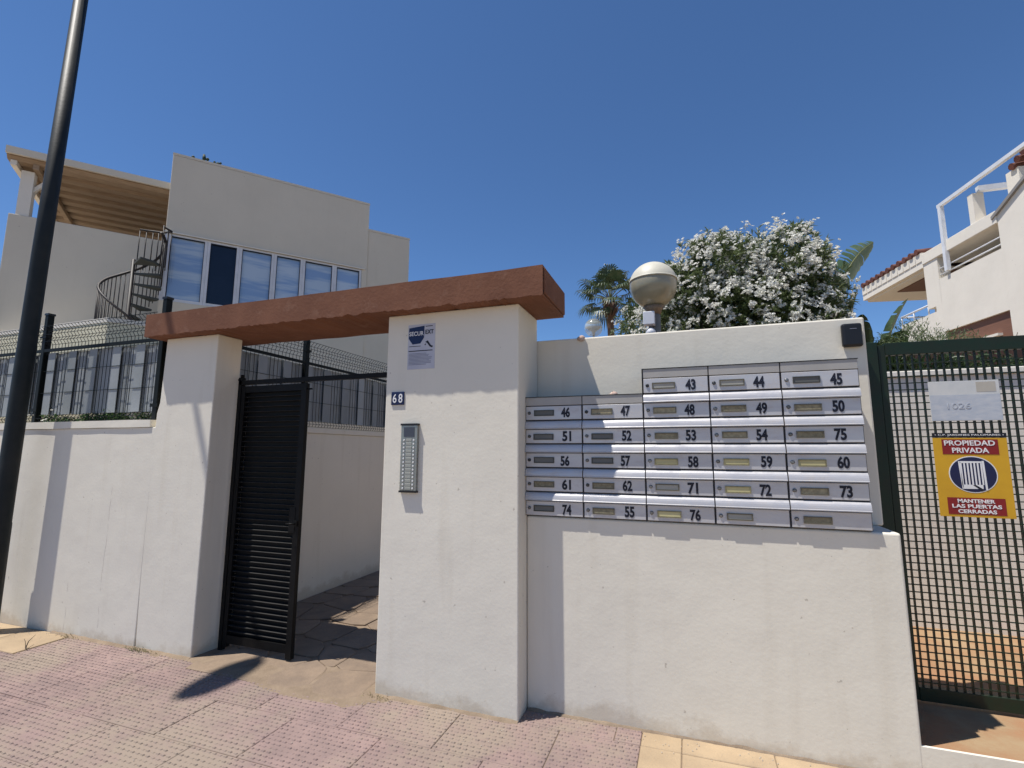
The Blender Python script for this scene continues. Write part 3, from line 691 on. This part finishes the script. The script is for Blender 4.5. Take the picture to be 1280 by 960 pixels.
# little cactus pots on the roof edge
ct = thing('roof_cactus', 'tiny dark cactus clump poking over the roof parapet of the cream house', 'cactus', (-7.7+.633*.12-.774*.05, 5.56+.774*.12+.633*.05, 6.5))
b = MB(); b.tube([(0, 0, 0), (0, 0, .06), (-.005, 0, .13)], [.02, .03, .018], 7); b.sphere((.045, .03, .05), .028, 7, 5); b.build('stem', CACT, ct)
b = MB(); b.sphere((-.1, -.12, .03), .028, 8, 5); b.sphere((.13, .16, .025), .03, 8, 5); b.sphere((.17, .18, .04), .02, 8, 5); b.sphere((.10, .12, .04), .02, 8, 5); b.build('pad', CACT, ct)

# ================================================================== RIGHT BUILDING
RB = thing('terraced_house', 'white house with brown roof tiles, balconies and a white pergola frame at the right', 'house', (6.61, 17.17, 0), R(-79.8))
FW = FARWHITE
MB().box(.93, 3.05, 0, .22, 4.82, 6.3).build('front_wall', FW, RB); MB().box(.93, 3.05, 0, .22, 0, 2.6).build('front_wall', FW, RB)
MB().box(.7, .929, 0, 4, 0, 5.6).build('end_wall', FW, RB)
MB().box(.37, .94, .0, .30, 5.601, 6.93).build('column', FW, RB)
MB().box(.37, 3.05, -.03, .25, 6.931, 7.24).build('parapet', FW, RB, bevel=.01)
MB().box(.37, 3.05, .251, 4, 6.95, 7.05).build('roof_slab', FW, RB)
MB().prism([(3.051, 0), (12, 0), (12, 11.2), (3.8, 7.52), (3.051, 7.12)], .0, .25, 'y').build('side_wall', FW, RB)
MB().prism([(2.95, 7.13), (3.8, 7.55), (9, 9.9), (9, 9.83), (3.8, 7.47), (2.95, 7.05)], -.06, -.002, 'y').build('stair_string', M('grey_flashing', (.25, .24, .23), .7), RB)
# balcony recess
MB().box(.93, 3.05, 1.6, 1.7, 5.5, 6.94).build('balcony_back_wall', M('balcony_grey_wall', (.38, .37, .36), .8), RB)
MB().box(.93, 3.05, .2205, 1.6, 5.4, 5.5).build('balcony_floor', FW, RB)
for z in (6.42, 6.60): MB().tube([(.9, .05, z), (3.05, .05, z)], .018, 6).build('balcony_rail', WMET, RB)
for x, y, w, h in ((2.35, .9, .18, 1.25), (2.62, .9, .12, 1.4), (2.84, .8, .10, 1.3)): MB().box(x, x+w, y, y+.2, 5.501, 5.5+h).build('balcony_furniture', BLKPL if x != 2.35 else FW, RB, bevel=.02)
# ground storey opening with brown shutter
MB().box(.931, 3.049, .06, .12, 2.601, 4.819).build('brown_shutter', M('brown_wood_shutter', (.20, .095, .06), .7, stretch=(1, 1, 9), bump=.3), RB)
MB().box(.95, 2.7, -.05, .059, 4.30, 4.36).build('sill', FW, RB)
# pergola frame on the roof terrace
MB().box(1.30, 1.40, -.08, .02, 6.4, 8.26).build('pergola_post', WMET, RB)
MB().bar((1.27, -.03, 8.25), (7, -.03, 8.30), .09).build('pergola_beam', WMET, RB)
MB().bar((2.45, .1, 8.1), (2.8, 4, 8.2), .12, .14).build('pergola_beam', WMET, RB)
MB().box(2.25, 2.42, .0, .25, 7.241, 8.02).build('roof_pillar', FW, RB); MB().box(2.42, 3.3, .9, 1.1, 7.06, 8.0).build('roof_wall', FW, RB)
MB().box(3.1, 3.45, .26, 1.4, 7.2, 8.1).build('roof_wall', FW, RB)
for k in range(8):
    b = MB(); b.tube([(3.35+k*.17, .2, 8.15+k*.09), (3.35+k*.17, 1.2, 8.35+k*.09)], .085, 8); b.build('roof_tile', RTILE, RB)
# tiled eave over the lower balcony
MB().prism([(0, 6.86), (.14, 6.86), (.14, 7.05), (2.4, 7.5), (2.4, 7.44), (.16, 6.98), (.16, 6.86)][:3]+[(0, 7.05)], -2.85, .36, 'x').build('eave_beam', FW, RB)
MB().box(-2.85, .36, .141, 2.6, 6.80, 6.86).build('soffit', FW, RB); MB().box(-1.7, .3, .45, 2.19, 6.77, 6.799).build('soffit_boards', M('dark_brown_soffit', (.15, .07, .045), .7, stretch=(1, 8, 1), bump=.3), RB)
for k in range(11):
    x = -2.84+k*.293
    MB().box(x+.012, x+.281, -.02, .16, 7.052, 7.30).build('cornice_block', FW, RB)
    b = MB()
    for s_ in (0,): b.tube([(x+.14, -.07, 7.37), (x+.14, .5, 7.42)], [.09, .085], 8)
    b.build('roof_tile', RTILE, RB)
MB().box(-2.85, .36, 2.2, 2.6, 0, 6.8).build('recessed_wall', FW, RB)
MB().box(-2.85, .36, .162, 2.4, 7.06, 7.12).build('tile_bed', RTILE, RB)
# lower balcony
MB().box(-.9, .699, .0, .12, 3.5, 5.45).build('balcony_parapet', FW, RB); MB().box(-.9, .37, .0, 2.2, 4.6, 4.7).build('balcony_floor', FW, RB)
MB().tube([(-.95, .05, 5.72), (.8, .05, 5.74)], .03, 6).build('balcony_rail', WMET, RB)
MB().tube([(-.95, .05, 5.72), (-.95, 1.6, 5.72)], .03, 6).build('balcony_rail', WMET, RB)
for x in (-.93, -.35, .3): MB().tube([(x, .05, 5.45), (x, .05, 5.72)], .02, 5).build('rail_post', WMET, RB)
MB().box(-.85, -.70, 1.0, 1.15, 4.7, 6.79).build('column', WMET, RB)
b = MB(); b.sphere((.05, .9, 6.0), .13, 10, 6, sq=(1, .4, 1)); b.build('wall_ornament', M('clay_ornament', (.3, .17, .12), .8), RB)

# ================================================================== GLOBE LAMPS
gl = thing('globe_lamp', 'large globe lamp with a cream cap on a post rising behind the mailbox wall', 'lamp', (-.23, 4.58, 0))
b = MB(); b.tube([(0, 0, 0), (0, 0, 2.87)], .055, 14); b.build('pole', M('grey_pole', (.22, .20, .17), .5), gl)
b = MB(); b.tube([(0, 0, 2.80), (0, 0, 2.84), (0, 0, 2.872)], [.06, .07, .098], 18); b.build('fitter', M('bronze_fitter', (.22, .15, .09), .5), gl)
b = MB(); b.sphere((0, 0, 3.075), .212, 32, 22, -.93, .22); b.build('globe', FOGL, gl)
b = MB(); b.sphere((0, 0, 3.078), .217, 32, 12, .20, 1.0, sq=(1, 1, 1.0)); b.tube([(0, 0, 3.112), (0, 0, 3.124)], .2165, 32); b.build('cap', GLCAP, gl)
b = MB(); b.box(-.09, .01, -.14, -.055, 2.68, 2.80); b.build('junction_box', WPVC, gl, bevel=.006)
b = MB(); b.sphere((-.03, -.10, 2.61), .045, 12, 8); b.build('sensor_dome', WPVC, gl)

g2_ = thing('globe_lamp', 'small distant clear globe lamp with a white reflector left of the palm trunk', 'lamp', (-2.0, 11.6, 0))
b = MB(); b.tube([(0, 0, 0), (0, 0, 4.28)], .05, 8); b.build('pole', M('grey_pole', (.22, .20, .17), .5), g2_)
GLG = bpy.data.materials.new('clear_acrylic'); GLG.use_nodes = True
pb = GLG.node_tree.nodes['Principled BSDF']; pb.inputs['Base Color'].default_value = (.75, .8, .75, 1); pb.inputs['Roughness'].default_value = .08; pb.inputs['Alpha'].default_value = .35
b = MB(); b.sphere((0, 0, 4.52), .22, 18, 12, -.97, .6); b.build('globe', GLG, g2_)
b = MB(); b.sphere((0, 0, 4.52), .223, 18, 5, .6, 1.0); b.build('cap', M('grey_cap', (.18, .19, .18), .5), g2_)
b = MB(); b.tube([(0, 0, 4.28), (0, 0, 4.42), (0, 0, 4.53)], [.02, .04, .2], 12, cap=False); b.build('reflector', WPVC, g2_)

# ================================================================== VEGETATION
def leaf_mesh(name, base, dirs, length, width, mat, parent, fold=.25, droop=.15):
    """many two-segment leaves as one mesh; base, dirs: (n,3) arrays, length,width: (n,)"""
    n = len(base); d = dirs/np.linalg.norm(dirs, axis=1)[:, None]
    rnd_ = np.random.RandomState(len(base) % 97); upv = rnd_.normal(size=(n, 3)); upv[:, 2] += 1.2
    s = np.cross(d, upv); s /= np.linalg.norm(s, axis=1)[:, None]+1e-9; nn = np.cross(s, d)
    L_ = length[:, None]; Wd = width[:, None]
    tipdrop = np.zeros((n, 3)); tipdrop[:, 2] = -droop*length
    v = np.empty((n, 6, 3))
    v[:, 0] = base; mid = base+d*L_*.5+nn*L_*.04
    v[:, 1] = mid-s*Wd*.5+nn*Wd*fold; v[:, 2] = mid; v[:, 3] = mid+s*Wd*.5+nn*Wd*fold
    v[:, 4] = base+d*L_+tipdrop; v[:, 5] = 0
    v = v[:, :5].reshape(-1, 3); k = np.arange(n)[:, None]*5
    faces = np.concatenate([k+np.array([[0, 2, 1]]), k+np.array([[0, 3, 2]]), k+np.array([[1, 2, 4]]), k+np.array([[2, 3, 4]])], 0)
    me = bpy.data.meshes.new(name); me.vertices.add(len(v)); me.vertices.foreach_set('co', v.ravel())
    me.loops.add(len(faces)*3); me.loops.foreach_set('vertex_index', faces.ravel().astype(np.int32))
    me.polygons.add(len(faces)); me.polygons.foreach_set('loop_start', np.arange(0, len(faces)*3, 3, dtype=np.int32))
    me.update(calc_edges=True); me.validate()
    return link(name, me, mat, parent)

def blob_points(rs, blobs, n, shell=(.6, 1.0)):
    vol = np.array([b[3]**2*b[4] for b in blobs]); pick = rs.choice(len(blobs), n, p=vol/vol.sum())
    bl = np.array([b[:6] for b in blobs])[pick]
    d = rs.normal(size=(n, 3)); d /= np.linalg.norm(d, axis=1)[:, None]
    r = rs.uniform(shell[0], shell[1], n)**.6
    lump = np.array([noise.noise(Vector(x*2.3)+Vector((i % 7, 0, 0))*0) for i, x in enumerate(d+bl[:, :3])])
    r = r*(1+.22*lump)
    p = bl[:, :3]+d*r[:, None]*bl[:, 3:6]
    return p, d

def bush(t, blobs, shoots, per, L, Wd, mat, seed, flowers=0, zmin=0, shell=(.35, 1.0), spread=.7, fsize=.028, fmin=-.35):
    rs = np.random.RandomState(seed); p, d = blob_points(rs, blobs, shoots, shell)
    keep = p[:, 2] > zmin; p = p[keep]; d = d[keep]
    out = d.copy(); out[:, 2] += .55; out /= np.linalg.norm(out, axis=1)[:, None]
    base = np.repeat(p, per, 0); dd = np.repeat(out, per, 0)+rs.normal(size=(len(p)*per, 3))*spread
    base = base+np.repeat(out, per, 0)*rs.uniform(-.07, .03, (len(base), 1))
    n = len(base); leaf_mesh('foliage', base, dd, L*rs.uniform(.7, 1.2, n), Wd*rs.uniform(.8, 1.2, n), mat, t)
    if flowers:
        q, e = blob_points(rs, blobs, flowers, (.86, 1.06)); cl = np.array([noise.noise(Vector(x*1.9)+Vector((3, seed, 0))) for x in q]); k = (q[:, 2] > zmin) & (e[:, 2] > fmin) & (cl+.30*e[:, 2]-.16*e[:, 0] > -.42); q = q[k]; e = e[k]
        q = q+rs.normal(size=q.shape)*.03; m_ = 9
        c = np.repeat(q, m_, 0)+rs.normal(size=(len(q)*m_, 3))*rs.uniform(.012, .042, (len(q)*m_, 1))
        ax = np.repeat(e, m_, 0)+rs.normal(size=c.shape)*.5; ax[:, 2] += .4; ax /= np.linalg.norm(ax, axis=1)[:, None]
        a = np.cross(ax, rs.normal(size=ax.shape)); a /= np.linalg.norm(a, axis=1)[:, None]; b2 = np.cross(ax, a)
        bb_ = []; dd_ = []
        for j in range(5):
            th = 2*math.pi*j/5; u = a*math.cos(th)+b2*math.sin(th); bb_.append(c); dd_.append(u+ax*.35)
        B = np.concatenate(bb_); D = np.concatenate(dd_); nn = len(B)
        leaf_mesh('blossom', B, D, fsize*rs.uniform(.8, 1.15, nn), fsize*.85*rs.uniform(.9, 1.1, nn), FLOWER, t, fold=.1, droop=0)

ol = thing('oleander', 'tall oleander full of white blossom behind the mailbox wall', 'shrub', (.82, 7.7, 0))
blobs = [(-.25, 0, 4.0, .72, .8, .80), (.62, 0, 3.98, .62, .75, .78), (.98, 0, 3.65, .38, .7, .8), (.15, 0, 3.35, 1.1, .9, .9), (-1.15, -.1, 3.3, .38, .5, .5), (-1.42, -.2, 3.48, .17, .2, .28),
         (.72, 0, 4.58, .26, .3, .24), (-.30, 0, 4.45, .36, .4, .26), (.0, 0, 2.3, 1.2, .9, .9), (-.75, 0, 3.75, .45, .6, .6), (1.05, 0, 4.2, .2, .3, .28)]
bush(ol, blobs, 6200, 10, .12, .022, OLEAF, 5, flowers=3900, zmin=1.2, spread=.65, fsize=.029, fmin=-.2)
rs_ = np.random.RandomState(77); sb = []; sdir = []
for k in range(46):
    a = rs_.uniform(0, 6.28); e0 = np.array([rs_.uniform(-1.2, 1.2), rs_.uniform(-.6, .4), 0]); top = 4.50-.75*abs(e0[0]-.1)**1.6+rs_.uniform(-.12, .05)
    dv = np.array([e0[0]*.35+rs_.normal()*.2, rs_.normal()*.2, 1.]); dv /= np.linalg.norm(dv)
    for q_ in range(16):
        sb.append(np.array([e0[0], e0[1], top])+dv*(q_/16*.34-.1)); sdir.append(dv+rs_.normal(size=3)*.55)
leaf_mesh('shoot_leaves', np.array(sb), np.array(sdir), np.full(len(sb), .12), np.full(len(sb), .02), OLEAF, ol)
b = MB(); r_ = random.Random(4)
for k in range(14):
    a = r_.uniform(0, 6.28); ex = r_.uniform(.3, 1.1); h = r_.uniform(2.6, 4.0)
    b.tube([(math.cos(a)*.1, math.sin(a)*.1, 0), (math.cos(a)*ex*.5, math.sin(a)*ex*.4, h*.55), (math.cos(a)*ex, math.sin(a)*ex*.7, h)], [.035, .022, .006], 6)
b.build('stems', BARK, ol)

# palm
pt = thing('palm_tree', 'fan palm with a round crown far behind the wall, left of the globe lamp', 'palm', (-3.46, 25.2, 0))
b = MB(); b.tube([(0, 0, 0), (.05, 0, 5), (0, 0, 8.6), (0, 0, 9.2)], [.26, .18, .17, .34], 12)
b.build('trunk', PBARK, pt)
rp_ = random.Random(9)
b = MB()
for k in range(46):
    a = rp_.uniform(0, 6.28); z = rp_.uniform(8.7, 9.5); b.tube([(math.cos(a)*.2, math.sin(a)*.2, z-.2), (math.cos(a)*rp_.uniform(.36, .5), math.sin(a)*.42, z+.15)], [.06, .03], 4)
b.build('leaf_bases', PBARK, pt)
for k in range(30):
    a = k*2.39996; el = R(84-k*3.9+rp_.uniform(-8, 8)); stalk = rp_.uniform(.9, 1.3)
    dirv = Vector((math.cos(a)*math.cos(el), math.sin(a)*math.cos(el), math.sin(el)))
    p0 = Vector((0, 0, 9.45)); p1 = p0+dirv*stalk-Vector((0, 0, .10*stalk*(1-math.sin(el)))); side = dirv.cross(Vector((0, 0, 1))).normalized(); upn = side.cross(dirv)
    b = MB(); ns = 22
    for j in range(ns):
        th = R(-105+210*j/(ns-1)); u = (dirv*math.cos(th)+side*math.sin(th)).normalized(); ln = (1.0-.28*abs(th)/1.8)*rp_.uniform(.85, 1.05)
        w = (-dirv*math.sin(th)+side*math.cos(th)).normalized()*.038
        q1 = p1+u*ln*.55+upn*.05; q2 = p1+u*ln*.8-Vector((0, 0, .12)); q3 = p1+u*ln*.98-Vector((0, 0, .40*ln))
        b.add([p1, q1-w, q1+w+upn*.01, q2-w*.7, q2+w*.7, q3], [(0, 1, 2), (1, 3, 4, 2), (3, 5, 4)])
    fo = b.build('frond', PLEAF, pt)
    b = MB(); b.tube([p0, p0.lerp(p1, .6)+Vector((0, 0, .03)), p1], [.025, .018, .012], 4); b.build('stalk', PSTEM, fo)

# bird of paradise / banana like plant
def paddle(name, t, base, tip, width, mat, sag=.15, splits=10, seed=0, roll=0., side=None):
    r_ = random.Random(seed); base = Vector(base); tip = Vector(tip); d = tip-base; L_ = d.length; dn = d.normalized()
    sd_ = dn.cross(Vector((0, -1, .1))).normalized(); sd_ = Matrix.Rotation(roll, 3, dn) @ sd_; upn = sd_.cross(dn)
    b = MB(); n = 24
    def mid(t_): return base+d*t_+Vector((0, 0, sag*L_*(math.sin(math.pi*t_)*.8-t_*t_*.4)))
    for s_ in (-1, 1):
        i = 0
        while i < n:
            seg = r_.choice([1, 1, 2, 2, 3]) if (s_ < 0 and seed < 3) else r_.choice([4, 6, 8]); j = min(n, i+seg)
            g_ = .25*r_.random()
            row = []
            for k in range(i, j+1):
                t_ = k/n; w = width*(math.sin(math.pi*min(1, t_*.92+.06))**.65)*(1-.12*r_.random()); tt = min(1, t_-(.028*r_.random() if k == j else 0)+(.012 if k == i else 0))
                m_ = mid(t_); e = mid(tt)+sd_*s_*w*.5+dn*(-.06*L_)*0-upn*w*.16+Vector((0, 0, -.05*w*r_.random()))
                row.append((m_, m_.lerp(e, .5)+upn*w*.06, e))
            vs = [v for rr_ in row for v in rr_]; fs = []
            for k in range(len(row)-1):
                for c_ in range(2): fs.append((k*3+c_, k*3+c_+1, (k+1)*3+c_+1, (k+1)*3+c_))
            b.add(vs, fs, True); i = j
    lf = b.build(name, mat, t)
    MB().tube([mid(k/10) for k in range(11)], [.018*(1-k/12) for k in range(11)], 5).build('midrib', PSTEM, lf)
    return lf
sp = thing('bird_of_paradise_plant', 'banana like plant with torn paddle leaves right of the oleander', 'plant', (2.2, 8.6, 0))
spec = [((2.15, 8.3, 3.75), (2.93, 8.9, 4.93), .42, 1), ((2.15, 8.0, 3.0), (2.36, 7.9, 3.85), .3, 2), ((2.7, 8.6, 2.6), (3.15, 8.5, 3.85), .42, 3), ((2.55, 8.4, 2.7), (2.45, 8.1, 3.55), .38, 4),
        ((2.45, 8.2, 2.3), (2.8, 7.7, 3.2), .40, 5)]
b = MB()
for (p0, p1, w, s_) in spec:
    q0 = Vector(p0)-sp.location; q1 = Vector(p1)-sp.location
    paddle('leaf', sp, q0, q1, w, BLEAF if s_ == 1 else DLEAF, .12, 10, s_, roll=R(30*s_))
    b.tube([(0, 0, 0), tuple(Vector((q0.x*.4, q0.y*.4, q0.z*.6))), tuple(q0)], [.05, .035, .02], 6)
b.build('stalks', PSTEM, sp)

fs_ = thing('feathery_shrub', 'loose grey green shrub behind the top of the green gate', 'shrub', (2.9, 7.6, 0))
bush(fs_, [(-.1, 0, 2.65, .5, .5, .6), (.35, .1, 2.6, .4, .4, .55), (-.4, .1, 2.5, .35, .4, .5), (.8, .2, 2.45, .4, .4, .5)], 1900, 7, .075, .009, SLEAF, 8, zmin=.8, spread=.8)
b = MB()
for k in range(24):
    a = r_.uniform(0, 6.28); b.tube([(0, 0, 0), (math.cos(a)*.3+.2, math.sin(a)*.2, 1.4), (math.cos(a)*.7+.3, math.sin(a)*.4, r_.uniform(2.3, 3.0))], [.02, .012, .004], 5)
b.build('stems', BARK, fs_)

hg = thing('yard_shrub', 'low green strap leaved shrub over the yard wall, seen through the gate top', 'shrub', (1.9, 5.75, 0))
bush(hg, [(-.3, 0, 2.1, .5, .3, .42), (.2, 0, 2.1, .5, .3, .40)], 800, 7, .16, .018, DLEAF, 12, zmin=.6, spread=.35)
b = MB(); b.tube([(0, 0, 0), (0, 0, 2)], .05, 6); b.build('stems', BARK, hg)
hg2 = thing('yard_shrub', 'dark sparse shrub over the yard wall right of the strap leaved shrub', 'shrub', (2.95, 5.8, 0))
bush(hg2, [(-.2, 0, 2.15, .45, .3, .38), (.35, 0, 2.15, .45, .3, .36)], 500, 7, .09, .02, DLEAF, 14, zmin=.6, spread=.8)
b = MB(); b.tube([(0, 0, 0), (0, 0, 2)], .05, 6); b.build('stems', BARK, hg2)
wf = thing('timber_screen', 'dark brown timber board screen behind the yard wall', 'fence', (2.7, 6.3, 0))
TB = M('dark_brown_boards', (.09, .04, .028), .8, (.06, .03, .02), 8, rnd=.2, bump=.3)
bm_ = MB().box(0, .13, 0, .03, 0, 2.62).mesh('board')
for k in range(16): link('board', bm_, TB, wf, (-.5+k*.14, 0, rr.uniform(-.02, .02)))

ot = thing('background_tree', 'olive green treetop showing just behind the globe lamp', 'tree', (-.55, 11.0, 0))
bush(ot, [(.35, 0, 4.9, .8, .6, .75), (0, 0, 4.2, .9, .7, .8)], 900, 7, .16, .03, OLEAF, 21, flowers=70, zmin=3.4, spread=.8, fsize=.04)
b = MB(); b.tube([(0, 0, 0), (0, 0, 2.2), (.2, 0, 4.5)], [.14, .11, .04], 8); b.build('trunk', BARK, ot)

# creeping plants on top of the street wall behind the mesh
cp = thing('creeping_plant', 'green creeper with pale blossom along the foot of the street fence', 'plant', (-5.0, 3.10, 1.81))
bush(cp, [(-.25, 0, .03, .35, .05, .07), (.3, .02, .02, .3, .05, .06), (.0, 0, .04, .2, .05, .1), (-.9, 0, .02, .3, .05, .06)], 330, 6, .045, .014, leafmat('creeper_leaf', (.06, .13, .03), (.09, .17, .05)), 31, flowers=14, zmin=.0, spread=.9, fsize=.014)

# weeds and litter along the wall foot
def tuft(name, lab, loc, n, h, mat, seed, cat='weed'):
    t = thing(name, lab, cat, loc); rs = np.random.RandomState(seed)
    base = np.zeros((n, 3)); base[:, :2] = rs.normal(size=(n, 2))*[.06, .014]; base[:, 2] = -.004; d = rs.normal(size=(n, 3))*.9; d[:, 2] = np.abs(d[:, 2])+.35; d[:, 1] = -np.abs(d[:, 1])*.6
    leaf_mesh('blades', base, d, h*rs.uniform(.4, 1.2, n), np.full(n, .0035), mat, t)
    return t
tuft('grass_tuft', 'dry grass tuft at the left foot of the wide pier', (-1.93, 2.885, .0), 120, .035, DRYG, 1)
tuft('grass_tuft', 'sparse green weed at the foot of the street wall near its pier', (-4.1, 2.89, .0), 70, .05, leafmat('weed_green', (.07, .10, .03), (.12, .13, .05)), 2)
tuft('grass_tuft', 'thin dry weed at the foot of the left pier', (-3.95, 2.89, .0), 60, .03, DRYG, 4)
tuft('grass_tuft', 'small dry weed by the wall foot near the lamp post', (-4.95, 2.89, .0), 60, .04, DRYG, 6)
tw = thing('dry_twig', 'dry forked twig lying on the cream paving near the street wall', 'twig', (-4.98, 2.62, .005))
b = MB(); b.tube([(0, 0, 0), (.01, .01, .05), (.03, .04, .09)], [.004, .003, .001], 4); b.tube([(0, 0, 0), (-.03, .01, .04), (-.05, .01, .06)], [.003, .002, .001], 4); b.tube([(0, 0, 0), (.06, -.02, .01), (.1, 0, .04)], [.004, .002, .001], 4); b.build('stem', BARK, tw)
# sand drifts: low ragged mounds of mortar where paving meets the wall
def skirt(name, x0, x1, y, seed, wid=.05, zbase=0.):
    b = MB(); vs = []; n = int((x1-x0)/.02)
    for i in range(n+1):
        x = x0+(x1-x0)*i/n; w = wid*(.35+.9*abs(noise.noise(Vector((x*5, seed, 0))))+.5*abs(noise.noise(Vector((x*19, seed, 0))))); h = .012+.02*abs(noise.noise(Vector((x*7, seed, 3))))
        vs += [(x, y+.02, zbase+h), (x, y-w*.4, zbase+h*.6), (x, y-w, zbase-.006)]
    fs = []
    for i in range(n):
        for k in range(2): fs.append((i*3+k, i*3+k+1, (i+1)*3+k+1, (i+1)*3+k))
    b.add(vs, fs, True); o = b.build(name, MORTAR, kind='structure')
skirt('mortar_skirt', -5.2, -3.58, 2.92, 1, .09); skirt('mortar_skirt', -1.96, -.985, 2.92, 2, .05); skirt('mortar_skirt', -.98, 1.0, 3.08, 3, .022)
b = MB(); n = 90; vs = []
for i in range(n+1):
    x = -3.62+1.86*i/n
    w = 2.86-.14*min(1, max(0, (x+3.5)/.9))+max(0, (x+2.05)/.29)*.19+.035*noise.noise(Vector((x*2.6, 5, 0)))+.02*noise.noise(Vector((x*11, 5, 0)))
    z = .0075+.002*noise.noise(Vector((x*5, 1, 0)))
    vs += [(x, 3.16, .001), (x, 2.97, z), (x, w+.05, z), (x, w, -.002)]
fs = []
for i in range(n):
    for k in range(3): fs.append((i*4+k, i*4+k+1, (i+1)*4+k+1, (i+1)*4+k))
b.add(vs, fs, True); b.build('mortar_apron', MORTAR, kind='structure')
# loose grit
gr = MB(); rg = random.Random(6)
for k in range(420):
    x = rg.uniform(-6, 1.0); y = rg.choice([rg.uniform(1.6, 2.9), 2.9-abs(rg.gauss(0, .08))]); s_ = rg.uniform(.0015, .0045)
    if x > -1: y = min(y+.14, 3.05) if y > 2.7 else y
    gr.add([(x-s_, y, .003), (x, y-s_, .003), (x+s_, y, .003), (x, y+s_, .003), (x, y, .003+s_*1.3)], [(0, 1, 4), (1, 2, 4), (2, 3, 4), (3, 0, 4)])
gr.build('loose_grit', M('grit', (.5, .43, .35), .9), kind='stuff')
